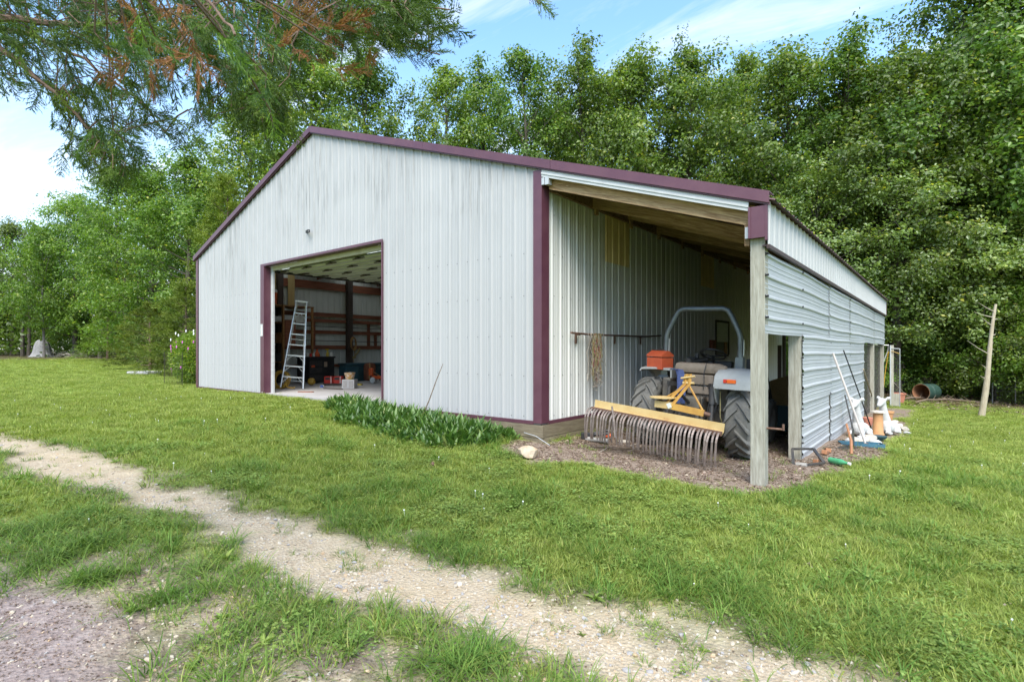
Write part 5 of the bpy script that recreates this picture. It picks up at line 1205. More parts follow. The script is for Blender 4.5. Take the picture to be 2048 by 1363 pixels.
for k in range(2): GK.append(clover_mesh('clover', r, 16, .08, 'clover_leaf'))
GK.append(weed_mesh('weed', r, 11, 'clover_leaf', .065))
fl = MB().lathe([(.002,.0),(.005,.002),(.006,.006),(.004,.010),(.001,.011)], 6, Matrix.Translation((0,0,.055))).tube([(0,0,0),(0,0,.056)], .0008, 3)
GK.append(fl.mesh('clover_flower', 'clover_white'))
for k in range(4): GK.append(blade_mesh('lawn_patch', r, 44, .16, .035, .08, .008, 'grass_straw' if k == 3 else 'grass_blade', .5, 2, .5))
NT, NTALL, NCL, NW, NF, NP = (0,5), (5,8), (8,10), 10, 11, (12,16)
def ring_points(d0, d1, dens):
    area = math.pi*(d1*d1-d0*d0)*(112/360); n = int(area*dens)
    d = np.sqrt(r.uniform(d0*d0, d1*d1, n)); a = np.radians(r.uniform(-56, 56, n))
    fx = math.atan2(FW.y, FW.x); ang = fx - a
    return CAM.x + d*np.cos(ang), CAM.y + d*np.sin(ang), d
allP, allR, allS, allI, allT = [], [], [], [], []
def ground_z(x, y):
    pm, b_, w_, s_ = masks(x, y); nr = np.clip(1 - np.hypot(x-1, y)/60, 0, 1)
    return gz(x, y) + nr*((fbm(x, y, 1.7, 11)-.5)*.05 + (vnoise(x, y, .35, 12)-.5)*.014) - .018*pm, pm, b_, w_, s_
def outside(x, y): return ~((x > -12.12) & (x < .05) & (y > -.03) & (y < 14.8)) & ~((x > 2.75) & (x < 3.06) & (y > 1.8) & (y < 9.1) & (y > 0))
for d0, d1, dens, near_ in ((1.0,4.0,850,2), (4.0,6.5,620,2), (6.5,10,400,1), (10,17,170,0), (17,32,55,0), (32,62,14,0)):
    x, y, d = ring_points(d0, d1, dens); z, pm, b_, w_, s_ = ground_z(x, y)
    wpath = w_; pm = sstep(.02, .30, pm); b_ = sstep(.04, .45, b_); s_ = sstep(.04, .45, s_)
    tall = fbm(x, y, .55, 61); patch = fbm(x, y, .7, 62); fine_ = vnoise(x, y, .22, 63)
    pr = np.ones(len(x)); pr *= 1 - .985*pm*(1 - .16*(fine_ > .74)); pr *= 1 - .985*b_; pr *= 1 - w_*(1-pm)*np.where(patch > .60, .62, np.where(patch > .54, .88, np.where(fine_ > .62, .955, .993))); pr *= 1 - .975*s_
    pr *= np.clip(.45 + 1.3*fbm(x, y, 1.1, 64), 0, 1); pr *= 1 - WOODS(x, y)*.9
    edge = (pm > .01) & (pm < .9)
    k = (r.random(len(x)) < pr) & outside(x, y); x, y, z, d, tall, w_, edge, s_, pm = [q[k] for q in (x, y, z, d, tall, w_, edge, s_, pm)]; n = len(x)
    sw = fbm(x, y, 2.4, 66) + .5*(fbm(x, y, .5, 67)-.5); idx = np.where(r.random(n) < np.clip((sw-.42)*2.2, .06, .6), r.integers(3,5,n), r.integers(0,3,n))
    if near_:
        tk = (r.random(n) < np.where(w_ > .5, .30, np.where(edge, .30, np.clip((tall-.56)*1.6, .01, .25)))); idx = np.where(tk, r.integers(*NTALL, n), idx)
        ck = (r.random(n) < np.clip((fbm(x, y, 1.3, 65)-.52)*1.6, .03, .3)); idx = np.where(ck, r.integers(*NCL, n), idx)
        idx = np.where(r.random(n) < np.where(edge, .03, .012), NW, idx); idx = np.where(ck & (r.random(n) < .016), NF, idx)
        s = r.uniform(.7,1.35,n)*np.where(s_ > .3, .8, 1)*np.where(near_ == 1, 1.15, 1)*np.where(pm > .5, .6, 1)
    else:
        idx = r.integers(*NP, n); s = r.uniform(.7,1.25,n)*(1.0 if d0 < 12 else 1.15 if d0 < 20 else 1.4)
        fk = (r.random(n) < .006) & (d < 16); idx = np.where(fk, NF, idx); s = np.where(fk, s*1.1, s)
    allP.append(np.c_[x, y, z]); allR.append(r.uniform(0,6.28,n)); allS.append(s); allI.append(idx); allT.append(r.normal(0,.10,(n,2)))
scatter('grass', np.concatenate(allP), np.concatenate(allR), np.concatenate(allT), np.concatenate(allS), np.concatenate(allI), GK, 'mown lawn grass with clover around the barn')
# long grass clumps beside the track at the lower left, and along walls
cl = []
for px_, py_, n_, sp in ((200,1160,26,.16),(110,1120,30,.2),(60,1070,30,.22),(180,1090,24,.2),(150,1040,20,.2),(300,1210,14,.12),(390,1190,16,.14),(60,1150,22,.2),(880,1340,16,.15),(960,1330,14,.15),(430,1130,14,.2),(540,1250,10,.12),(1040,1010,16,.2),(700,1040,18,.2),(1120,1060,20,.25),(1350,1150,22,.3),(1500,1200,22,.3),(1600,1270,20,.3),(1750,1240,20,.3),(1850,1320,16,.3),(1300,1120,18,.3),(1490,905,10,.08),(1470,900,8,.06),(860,1090,14,.2),(930,1110,14,.2),(1180,1110,14,.2)):
    p = onground(px_, py_)
    for k in range(n_): cl.append((p.x+random.gauss(0,sp*.6), p.y+random.gauss(0,sp*.6)))
cl = np.array(cl); z, *_ = ground_z(cl[:,0], cl[:,1]); n = len(cl)
LK = [blade_mesh('clump', r, 20, .05, .14, .27, .0055, 'grass_dark', .95, 4, .75) for _ in range(3)] + [weed_mesh('broad_weed', r, 14, 'clover_leaf', .085)]
scatter('long_grass', np.c_[cl, z], r.uniform(0,6.28,n), r.normal(0,.1,(n,2)), r.uniform(.6,1.15,n), np.where(r.random(n) < .03, 3, r.integers(0,3,n)), LK, 'long arching grass clumps along the gravel track')
# gravel
def stone(name, rr, mat, sub=1):
    bm = bmesh.new(); bmesh.ops.create_icosphere(bm, subdivisions=sub, radius=1)
    sx = rr.uniform(.7,1.2,3)*np.array([1.1,.9,.6])
    for v in bm.verts: v.co = Vector(np.array(v.co)*sx*rr.uniform(.78,1.15))
    me = bpy.data.meshes.new(name); bm.to_mesh(me); bm.free(); me.materials.append(MATS[mat]); return me
mk('pebble_a', (.40,.34,.26), (.33,.27,.195), 40, .9, coord='World'); mk('pebble_b', (.46,.405,.325), (.39,.335,.26), 40, .9, coord='World'); mk('pebble_c', (.42,.31,.20), (.36,.25,.15), 40, .9, coord='World'); mk('pebble_d', (.25,.23,.22), (.31,.29,.275), 40, .9, coord='World')
SK = [stone('pebble', r, m_) for m_ in ('pebble_a','pebble_a','pebble_b','pebble_b','pebble_c','pebble_d')]
gp = []
for d0, d1, dens in ((1.0,4.2,2600), (4.2,7,1000), (7,12,200)):
    x, y, d = ring_points(d0, d1, dens); z, pm, b_, w_, s_ = ground_z(x, y); big = fbm(x, y, .5, 71)
    pr = np.maximum.reduce([pm*np.where(big > .45, .9, .35), w_*(1-pm)*.14, b_*.03, s_*.0]); k = r.random(len(x)) < pr; gp.append(np.c_[x, y, z, d][k])
gp = np.concatenate(gp); n = len(gp)
sz = np.clip(r.lognormal(-5.25,.55,n), .0025, .022)
scatter('gravel', gp[:,:3] + np.c_[np.zeros((n,2)), sz*.15], r.uniform(0,6.28,n), r.normal(0,.4,(n,2)), sz, r.integers(0,6,n), SK, 'pale crushed stone along the track')
# leaf litter and chips
def chip(name, rr, L_, W_):
    n = 5; C = rr.normal(0,.03,(n,3))*np.array([1,1,.15]) + np.array([0,0,.006]); a = rr.uniform(0,6.28,n); D = np.c_[np.cos(a), np.sin(a), rr.normal(0,.15,n)]
    return leaf_mesh(name, C, unit(D), unit(np.c_[rr.normal(0,.3,(n,2)), np.ones(n)]), L_*rr.uniform(.6,1.3,n), W_*rr.uniform(.6,1.3,n), rr.random(n), 'litter_leaf', .2, .2)
LL = [chip('litter', r, .045, .022) for _ in range(3)] + [chip('litter', r, .07, .010) for _ in range(2)] + [chip('litter', r, .06, .035)]
lp = []
for d0, d1, dens in ((1.0,5,900), (5,11,600), (11,18,60)):
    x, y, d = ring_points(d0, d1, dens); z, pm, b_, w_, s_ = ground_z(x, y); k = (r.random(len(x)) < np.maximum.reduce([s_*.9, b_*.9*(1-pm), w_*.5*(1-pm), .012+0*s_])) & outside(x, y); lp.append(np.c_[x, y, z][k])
lp = np.concatenate(lp); n = len(lp)
scatter('leaf_litter', lp, r.uniform(0,6.28,n), r.normal(0,.15,(n,2)), np.where(lp[:,1] < -3, r.uniform(.12,.42,n), r.uniform(.28,.75,n)), r.integers(0,6,n), LL, 'dry brown leaf litter and chips on bare ground')
lw = []; x = r.uniform(-1, 16, 2600); y = r.uniform(15.6, 24, 2600); z = gz(x, y)
scatter('woodland_litter', np.c_[x, y, z], r.uniform(0,6.28,2600), r.normal(0,.15,(2600,2)), r.uniform(1.2,3,2600), r.integers(0,6,2600), LL, 'brown leaves along the edge of the right wood')

# ------------------------------------------------------------------ leafy bed against the front wall
BED = world_poly([(655,812),(700,800),(770,792),(1010,862),(1012,884),(960,892),(880,898),(780,878),(690,850)])
BED[2] = (-3.55,-.06); BED[3] = (-.55,-.05)
xs = r.uniform(BED[:,0].min(), BED[:,0].max(), 8200); ys = r.uniform(BED[:,1].min(), 0, 8200); sdv = sdist(xs, ys, BED) + (fbm(xs, ys, .45, 81)-.5)*.55
k = (sdv > 0) & (ys < -.05); xs, ys, sdv = xs[k], ys[k], sdv[k]; n = len(xs); z = gz(xs, ys)
def strap_leaves(name, base, a, tl, L, W, rnd, mat, segs=4, bend=.5):
    n = len(base); d = np.c_[np.cos(a), np.sin(a), np.zeros(n)]; s = np.c_[-np.sin(a), np.cos(a), np.zeros(n)]; P = base.copy(); V = []
    ww = [.45, .95, 1.0, .7, 0]
    for j in range(segs+1):
        if j: ang = tl + bend*(j/segs); P = P + (d*np.sin(ang)[:,None] + np.array([0,0,1])*np.cos(ang)[:,None])*(L/segs)[:,None]
        nr = np.cross(s, d); V += [P - s*(W*ww[j]/2)[:,None] + d*(W*.10*ww[j])[:,None]*-1, P + d*(W*.12*ww[j])[:,None], P + s*(W*ww[j]/2)[:,None] - d*(W*.10*ww[j])[:,None]]
    V = np.stack(V, 1).reshape(-1, 3); m = 3*(segs+1); i = np.arange(n)[:,None]*m; F = []
    for j in range(segs):
        for q in (0, 1): F.append(i + np.array([[3*j+q, 3*j+q+1, 3*j+4+q, 3*j+3+q]]))
    return npmesh(name, V, [np.concatenate(F)], mat, {'rnd': np.repeat(rnd, m)}, smooth=True)
hgt = np.clip(.6 + sdv*1.8, .5, 1.4)
bed = strap_leaves('leafy_plant_bed', np.c_[xs, ys, z-.01], r.uniform(0,6.28,n), np.abs(r.normal(.38,.32,n)), .235*hgt*r.uniform(.6,1.25,n), .050*r.uniform(.6,1.25,n), np.clip(r.random(n)*.8 + .2*(r.random(n) < .2), 0, 1), 'broad_leaf')
tag(link('leafy_plant_bed', bed), 'bed of upright broad green leaves along the barn front', None, kind='stuff')
p0 = Vector((-2.12,-.45,g1(-2.12,-.45))); p1 = onplane(886,727,'y',-.30)
o = MB().tube([(0,0,0), (p1-p0)*.4+Vector((.02,0,0)), (p1-p0)*.75, p1-p0], [.010,.009,.007,.004], 6).tube([(p1-p0)*.93, (p1-p0)*.93+Vector((.04,-.02,.02))], .003, 4).build('dry_stalk', 'twig'); o.location = p0
tag(o, 'tall bare stalk rising from the leafy bed', 'stalk')
o = MB().tube([(0,0,.01),(.02,.01,.03),(.05,.0,.02)], [.02,.03,.004], 5).build('fallen_leaf', 'rusty'); o.location = onground(862,932); tag(o, 'curled brown leaf lying on the open lawn', 'leaf')
# ------------------------------------------------------------------ things on the dirt in front of the lean-to
def rock(name, loc, dim, mat, label, seed, group=None, rz=0, cat='rock'):
    rr = np.random.default_rng(seed); bm = bmesh.new(); bmesh.ops.create_icosphere(bm, subdivisions=2, radius=.5)
    off = rr.normal(0,1,(6,3)); off /= np.linalg.norm(off,axis=1,keepdims=True)
    for v in bm.verts:
        c = np.array(v.co)
        for o_ in off:
            dd_ = c@o_; lim = .5*rr.uniform(.62,.70)
            if dd_ > .34: c = c - o_*(dd_-.34)
        v.co = Vector(c*np.array(dim)*1.25 + rr.normal(0,.012,3)*min(dim))
    me = bpy.data.meshes.new(name); bm.to_mesh(me); bm.free(); me.materials.append(MATS[mat]); o = link(name, me); o.location = Vector(loc) + Vector((0,0,dim[2]*.36)); o.rotation_euler = (0,0,rz)
    return tag(o, label, cat, group)
rock('field_stone', onground(1056,914), (.26,.20,.15), 'stone_rust', 'rust-stained pale stone in the grass near the barn corner', 3)
rock('flat_stone', onground(1248,884), (.16,.12,.04), 'stone_pale', 'small flat pale stone in front of the rake', 4)
pg = onground(1192,884)
o = MB().tube([(-.17,0,.035),(.17,.06,.03)], .034, 12, cap=False).tube([(-.165,.001,.035),(.165,.059,.03)], .027, 12).build('grey_pipe', 'rim_grey', smooth=True); o.location = pg; tag(o, 'short grey pipe lying on the dirt by the skirt boards', 'pipe')
o = MB().cbox((0,0,.05),(.20,.10,.10), Matrix.Rotation(R(20),3,'Z'), ch=.015).tube([(.05,.02,.07),(.28,.14,.10)], .025, 8).tube([(-.05,.03,.06),(.22,.22,.13)], .02, 8).build('black_tool', 'black_paint'); o.location = onground(1176,878); tag(o, 'black power tool lying behind the grey pipe', 'tool')
o = MB().tube([(0,0,.05),(.10,.05,.06)], .032, 10).build('orange_canister', 'orange_plastic', smooth=True); o.location = onground(1208,878); tag(o, 'small orange canister beside the grey pipe', 'canister')
STK = [((1198,905),(1224,893),'pale_twig',.006),((1262,892),(1292,884),'pale_twig',.008),((1232,900),(1390,893),'twig',.014),((1350,905),(1300,915),'twig',.005),((1250,905),(1275,899),'pale_twig',.005),((1420,930),(1462,940),'twig',.005),((1090,872),(1110,886),'pale_twig',.004),((1528,955),(1552,962),'twig',.006)]
SL = ['pale twig left of the rake front','curved pale twig before the rake middle','long dark stick lying before the rake','short thin stick in the dirt centre','tiny pale twig between two sticks','thin stick near the front post','pale twig by the skirt corner','dark twig at the foot of the front post']
for ((a, b, m_, w_), lb) in zip(STK, SL):
    A, B = onground(*a), onground(*b); d = B - A
    o = MB().tube([(0,0,w_), d*.35+Vector((.01,.015,w_+.012)), d*.7+Vector((-.01,-.01,w_+.008)), d+Vector((0,0,w_))], [w_,w_*.9,w_*.8,w_*.5], 6).build('fallen_stick', m_, smooth=True); o.location = A; tag(o, lb, 'stick', 'sticks on the dirt')
A, B = Vector((-.28,-.045,-.18)), onground(1100,890)
o = MB().tube([(0,0,0),(B-A)*.5+Vector((0,-.02,.04)),B-A], .004, 5).build('loose_wire', 'aluminium'); o.location = A; tag(o, 'loose pale wire looping from the skirt board corner', 'wire')
# hitch crank on the front post
o = MB().tube([(0,0,0),(.17,.0,.0)], .012, 7).tube([(.165,0,-.01),(.165,0,.055)], .013, 7).build('iron_crank', 'rusty'); o.location = (2.97,.08,.165); tag(o, 'rusty crank handle sticking out of the front post', 'crank')
# straw heap and mesh gate at the back of the lean-to
mb = MB(); sb = Vector((1.75,9.6,g1(1.75,9.6)))
st = npmesh('straw_heap', *(lambda gx_, gy_: (np.c_[gx_.ravel(), gy_.ravel(), (np.clip(1.05-(gx_/1.25)**2*.35-(gy_/1.0)**2*1.0, -.1, 2) + .10*fbm(gx_.ravel()+9, gy_.ravel()+4, .3, 91).reshape(gx_.shape)).ravel()],
     [(lambda I_: np.stack([I_[:-1,:-1],I_[1:,:-1],I_[1:,1:],I_[:-1,1:]],-1).reshape(-1,4))(np.arange(gx_.size).reshape(gx_.shape))]))(*np.meshgrid(np.linspace(-1.3,1.1,26), np.linspace(-1.1,1.1,22), indexing='ij')), 'straw')
o = link('straw_heap', st); o.location = sb - Vector((0,0,.12)); tag(o, 'heap of brown straw inside the back of the lean-to', 'straw')
wgl = Vector((.62,11.9,g1(.62,11.9)))
wg = empty('mesh_gate', wgl); tag(wg, 'dark framed wire mesh gate across the back of the lean-to', 'gate')
MB().tube([(0,0,.12),(0,0,1.95),(1.95,0,1.95),(1.95,0,.12),(0,0,.12)], .022, 6).build('frame', 'wire_dark', wg)
mb = MB()
for k in range(1, 13): mb.tube([(.15*k,0,.12),(.15*k,0,1.95)], .004, 3)
for k in range(1, 12): mb.tube([(0,0,.12+.152*k),(1.95,0,.12+.152*k)], .004, 3)
mb.build('wire_mesh', 'wire_dark', wg, kind='stuff')
MB().cbox((-.12,0,.85),(.10,.10,1.9)).build('hinge_post', 'dark_wood', wg)

mk('pale_pole', (.46,.42,.385), (.38,.34,.31), 9, .7, stretch=(5,5,.8))
# ------------------------------------------------------------------ clutter outside the lean-to wall
def lean(name, foot, top, rad, mat, label, cat='tool', extra=None):
    F, Tp = Vector(foot), Vector(top); e = empty(name, F); tag(e, label, cat); d = Tp - F
    MB().tube([(0,0,0), d*.5+Vector((.004,0,0)), d], rad, 8).build('handle', mat, e, smooth=True)
    if extra:
        for nm, mb, m_ in extra: mb.build(nm, m_, e)
    return e
f1 = onground(1733,893); lean('long_pole', f1, onplane(1666,706,'x',3.02), .017, 'pale_pole', 'long pale wooden pole leaning on the ribbed side wall', 'pole', [('ferrule', MB().tube([(0,0,-.02),(-.0,.0,.06)], .026, 8), 'rusty')])
f2 = onground(1746,866); lean('black_rod', f2, onplane(1687,700,'x',3.02), .011, 'black_paint', 'thin black rod leaning beside the pale pole', 'rod', [('blade', MB().cbox((0,0,.02),(.03,.16,.03)), 'dark_metal')])
f3 = onground(1752,818); lean('short_handle', f3, onplane(1727,738,'x',3.02), .016, 'dead_wood', 'shorter pinkish handle leaning near the wire gate', 'handle')
# shovel with black blade, rusty bar
f4 = onground(1706,897); sv = empty('shovel', f4); tag(sv, 'black square shovel leaning blade down on the side wall', 'shovel')
tp4 = onplane(1690,790,'x',3.03) - f4
MB().tube([Vector((0,0,.30)), tp4], .012, 7).build('handle', 'dark_metal', sv)
MB().prism([(-.11,.0),(.11,.0),(.12,.16),(.10,.27),(.02,.32),(-.02,.32),(-.10,.27),(-.12,.16)], -.006, .006, 'x').build('blade', 'dark_metal', sv)
f5 = onground(1703,908); o = MB().tube([(0,0,0),(-.02,.14,.17),(-.10,.30,.40)], [.022,.02,.016], 7).build('rusty_bar', 'culvert_rust'); o.location = f5; tag(o, 'rusty orange bar leaning in front of the black shovel', 'bar')
# broken metal frame, bottle, bricks, tray
f6 = onground(1612,928); bf = empty('broken_rack', f6, (R(8),R(-6),R(20))); tag(bf, 'broken black metal frame lying at the second post', 'rack')
for a, b in (((-.16,-.1,.03),(-.12,.16,.16)),((-.12,.16,.16),(.14,.22,.13)),((.14,.22,.13),(.20,-.05,.03)),((.20,-.05,.03),(-.10,-.16,.04)),((-.16,-.1,.03),(-.02,-.14,.05))): MB().bar(a, b, .035, .022).build('bar', 'dark_metal', bf)
MB().tube([(-.13,-.12,.045),(-.02,-.17,.045)], .032, 9).build('roller', 'rim_grey', bf)
bt = empty('plastic_bottle', onground(1658,926)+Vector((0,0,.048)), (R(90),0,R(62))); tag(bt, 'green plastic bottle lying in the weeds by the wall', 'bottle')
MB().lathe([(.001,0),(.034,.004),(.040,.02),(.038,.06),(.040,.10),(.040,.15),(.036,.18),(.018,.225),(.014,.265)], 16).build('body', 'green_glass', bt, smooth=True); MB().lathe([(.019,.262),(.019,.29),(.001,.291)], 12).build('cap', 'white_plastic', bt, smooth=True)
for k, (px_, py_) in enumerate(((1637,928),(1650,908),(1655,904))):
    o = MB().cbox((0,0,.03),(.13,.07,.06), ch=.008).build('broken_brick', 'culvert_rust'); o.location = onground(px_, py_); o.rotation_euler = (R(random.uniform(-12,12)),R(10),R(60+25*k)); tag(o, ('broken orange brick beside the green bottle','broken brick against the wall base','broken brick behind another at the wall base')[k], 'brick', 'bricks at the wall base')
ty = empty('blue_tray', onground(1722,892), (0,0,R(20))); tag(ty, 'shallow teal tray on the ground under the pale pole', 'tray')
MB().box((-.30,-.12,0),(.30,.12,.012)).box((-.30,-.12,.0121),(-.285,.12,.06)).box((.285,-.12,.0121),(.30,.12,.06)).box((-.284,-.12,.0121),(.284,-.105,.06)).box((-.284,.105,.0121),(.284,.12,.06)).build('tray', 'blue_tarp', ty)
o = MB().cbox((0,0,.01),(.42,.16,.02), ch=.004).build('slate_piece', 'dark_metal'); o.location = onground(1693,896); o.rotation_euler = (R(4),0,R(70)); tag(o, 'dark flat slab lying before the black shovel', 'slab')
# two white deer
def deer(name, loc, rz, label, s=1.0):
    e = MB()
    def blob(c, rx, ry, rzz, n=12):
        e.lathe([(math.sin(math.pi*k/8), -math.cos(math.pi*k/8)) for k in range(1, 8)], n, Matrix.Translation(c) @ Matrix.Diagonal((rx, ry, rzz, 1)))
    blob((.16,0,.15), .25,.135,.14); blob((.0,0,.19), .145,.13,.18); blob((.32,.02,.14), .13,.14,.135)
    e.tube([(.06,0,.20),(-.02,0,.36),(-.07,0,.52),(-.10,0,.64),(-.12,0,.71)], [.120,.100,.080,.068,.070], 12)
    blob((-.145,0,.725), .095,.078,.082); e.tube([(-.14,0,.72),(-.22,0,.675),(-.27,0,.65)], [.070,.055,.044], 10); blob((-.272,0,.65), .042,.042,.040)
    for sg in (-1, 1):
        e.tube([(-.10,sg*.045,.755),(-.075,sg*.10,.80),(-.06,sg*.135,.83)], [.024,.042,.010], 8)
        e.tube([(-.04,sg*.10,.10),(-.20,sg*.12,.05),(-.10,sg*.13,.035),(.02,sg*.13,.035)], [.05,.036,.03,.028], 8)
        e.tube([(.30,sg*.12,.11),(.16,sg*.16,.05),(.30,sg*.18,.035)], [.070,.040,.03], 8)
    e.tube([(.43,0,.18),(.48,0,.14),(.49,0,.10)], [.03,.026,.008], 8)
    o = e.build(name, 'white_plaster', smooth=True); o.location = loc; o.rotation_euler = (0,0,rz); o.scale = (s,s,s)
    m = o.modifiers.new('skin', 'REMESH'); m.mode = 'VOXEL'; m.voxel_size = .016; m.use_smooth_shade = True
    sm_ = o.modifiers.new('smooth', 'SMOOTH'); sm_.factor = .6; sm_.iterations = 4
    return tag(o, label, 'statue')
deer('deer_statue', onground(1716,872), R(78), 'white plaster lying deer statue behind the pale pole', .86)
deer('deer_statue', onground(1770,868), R(70), 'white plaster lying deer statue beside the clay pipe', .88)
# clay pipe with stone cap, pot, planter, rocks
cp = empty('clay_pipe', onground(1756,870)); tag(cp, 'upright tan clay pipe capped with a flat stone', 'pipe')
MB().lathe([(.105,0),(.105,.03),(.088,.05),(.080,.38),(.083,.42)], 20).build('pipe', 'clay_orange', cp, smooth=True)
MB().lathe([(.07,.421),(.125,.43),(.115,.455),(.05,.47)], 9).build('cap_stone', 'stone_pale', cp)
cyl('terracotta_pot', onground(1776,842), [(.08,0),(.11,.20),(.125,.20),(.125,.24),(.105,.24)], 'clay_orange', 'small terracotta pot behind the second deer', 'pot')
cyl('red_pot', onground(1736,850), [(.07,0),(.11,.14),(.115,.17)], 'terracotta', 'red clay bowl between the two deer', 'pot')
cyl('green_pot', onground(1757,880), [(.06,0),(.12,.05),(.13,.08),(.11,.075)], 'teal_plastic', 'shallow dark green dish in front of the clay pipe', 'dish')
RL = ['pale flat rock at the foot of the first deer','cream rock in front of the first deer','whitish rock beside the teal tray','tan rock near the clay pipe base','large pale rock between tray and deer','rounded pale rock near the shovel','chalky rock behind the tray','pinkish rock under the black rod','small cream rock at the pile front','white rock behind the first deer','grey-white rock right of the second deer','pale rock at the right end of the pile','grey rock in the grass right of the deer','small white rock behind the second deer','cream wedge rock near the pole foot','pale chunk against the side wall']
for k, (px_, py_, s_) in enumerate(((1732,884,.16),(1742,886,.15),(1718,886,.13),(1750,888,.14),(1738,880,.20),(1710,880,.12),(1725,879,.14),(1745,879,.13),(1755,893,.10),(1716,864,.15),(1795,855,.18),(1808,860,.15),(1815,868,.11),(1790,846,.13),(1728,890,.10),(1700,884,.12))):
    rock('pale_rock', onground(px_, py_), (s_*1.2,s_,s_*.62), 'stone_pale' if k % 3 else 'white_plaster', RL[k], 100+k, 'rocks in the pile by the deer', random.uniform(0,3))
# kennel opening: mesh, posts, gate, planter
kn = empty('kennel_mesh', (2.88,9.1,-.7)); tag(kn, 'chain-link panel filling the far opening of the side wall', 'mesh panel')
mb = MB(); W_, Hh = 5.25, 1.86
for k in range(-20, 60):
    for sg in (1, -1):
        y0 = k*.13; a = []
        for t in (0, Hh):
            a.append((y0 + (t if sg > 0 else Hh - t), t))
        (ya, za), (yb, zb) = a
        lo_, hi_ = 0, W_
        f = lambda y: za + (zb-za)*(y-ya)/(yb-ya)
        yl, yh = max(lo_, min(ya, yb)), min(hi_, max(ya, yb))
        if yh - yl > .02: mb.tube([(0,yl,f(yl)),(0,yh,f(yh))], .004, 3, cap=False)
mb.build('wire', 'wire', kn, kind='stuff')
MB().tube([(0,0,Hh),(0,W_,Hh)], .02, 6).build('top_rail', 'wire', kn)
gq = onground(1762,811); kg = empty('wire_gate', gq, (0,0,R(6))); tag(kg, 'narrow galvanised wire gate standing open outside the lean-to', 'gate')
Hg = CAM.z + (HYPX-690)/FPX*(Vector(gq)-CAM).dot(FW) - gq.z
MB().tube([(-.10,0,.0),(-.05,0,Hg*.3),(.05,0,Hg*.7),(.18,0,Hg*.9),(.20,0,Hg),(-.15,0,Hg)], .016, 7).build('bent_frame', 'aluminium', kg)
MB().box((.26,-.03,-.1),(.34,.04,Hg*1.0)).build('gate_post', 'grey_wood', kg); MB().tube([(.25,-.05,0),(.25,-.05,Hg*1.0)], .02, 7).tube([(.50,.0,0),(.50,.0,Hg*.94)], .014, 7).tube([(.25,-.05,Hg*.95),(.50,0,Hg*.94)], .012, 6).build('gate_frame', 'galvanised', kg)
MB().tube([(.16,-.02,Hg*.86),(.30,-.06,Hg*.90),(.50,-.03,Hg*.86)], .010, 5).tube([(.02,-.02,0),(.10,-.02,Hg*.5),(.20,-.02,Hg*.9)], .012, 5).build('yellow_cord', 'hose_yellow', kg)
mb = MB()
for k in range(1, 6): mb.tube([(.25+.05*k,-.02,.02),(.25+.05*k,-.02,Hg*.93)], .003, 3)
for k in range(1, 17): mb.tube([(.25,-.03,Hg*k/18),(.50,-.01,Hg*k/18)], .003, 3)
mb.build('gate_wire', 'wire', kg, kind='stuff'); MB().box((.26,-.035,.02),(.49,-.02,.42)).build('gate_board', 'grey_wood', kg)
gp_ = onground(1797,805); pl_ = empty('square_planter', gp_, (0,0,R(15))); tag(pl_, 'square terracotta planter standing right of the wire gate', 'planter')
MB().add([(-.13,-.11,0),(.13,-.11,0),(.13,.11,0),(-.13,.11,0),(-.17,-.15,.30),(.17,-.15,.30),(.17,.15,.30),(-.17,.15,.30)], [(3,2,1,0),(0,1,5,4),(1,2,6,5),(2,3,7,6),(3,0,4,7)]).build('tub', 'terracotta', pl_)
MB().box((-.19,-.17,.30),(.19,-.145,.35)).box((-.19,.145,.30),(.19,.17,.35)).box((-.19,-.1449,.30),(-.165,.1449,.35)).box((.165,-.1449,.30),(.19,.1449,.35)).build('rim', 'terracotta', pl_); MB().box((-.165,-.145,.27),(.165,.145,.305)).build('soil', 'mulch', pl_)
# culvert pipe
cvp = onground(1842,800); cv = empty('culvert_pipe', cvp + Vector((0,0,.0)), (0,0,R(62))); tag(cv, 'dark green drum with rusty open end lying at the wood edge', 'drum')
A90 = Matrix.Rotation(R(90), 4, 'Y')
rad_ = .30
MB().lathe([(rad_,0),(rad_+.015,.01),(rad_+.015,.04),(rad_,.05),(rad_,.3),(rad_+.012,.31),(rad_+.012,.34),(rad_,.35),(rad_,.7),(rad_*.97,.72)], 28, Matrix.Translation((0,0,rad_)) @ A90, cap=False).build('shell', 'culvert_green', cv, smooth=True)
MB().lathe([(rad_+.006,-.004),(rad_-.012,-.004),(rad_-.012,.68),(.001,.69)], 28, Matrix.Translation((0,0,rad_)) @ A90, cap=False).build('rusty_lining', 'culvert_rust', cv, smooth=True)
# dead pole with broken branches
dp = onground(1963,831); dt = (Vector(dp)-CAM).dot(FW); tpz = atdepth(1992,608,dt) - dp
dpole = empty('dead_trunk', dp); tag(dpole, 'leaning bare dead trunk with broken side branches on the right lawn', 'dead tree')
pts = [tpz*t + Vector((.02*math.sin(6*t),0,0)) for t in np.linspace(-.03,1,14)]
MB().tube(pts, [.085-.004*k+random.uniform(-.004,.004) for k in range(14)], 12).build('trunk', 'dead_wood', dpole, smooth=True)
for t, dx, dz, L_ in ((.93,-.8,.45,.55),(.88,-.9,.25,.6),(.80,-.7,.55,.45),(.72,.6,.2,.12),(.55,-.8,.5,.75),(.42,-.7,.5,.2),(.33,-.8,.4,.2),(.64,.6,.5,.1),(.25,.7,.3,.1),(.86,.8,.3,.12),(.60,.5,-.1,.12),(.48,.6,.2,.09)):
    b = tpz*t; d = Vector((RT.x*dx, RT.y*dx, dz)).normalized()*L_
    MB().tube([b, b+d*.5+Vector((0,0,-.03*L_)), b+d], [.016,.011,.004], 5).build('broken_branch', 'pale_twig', dpole)
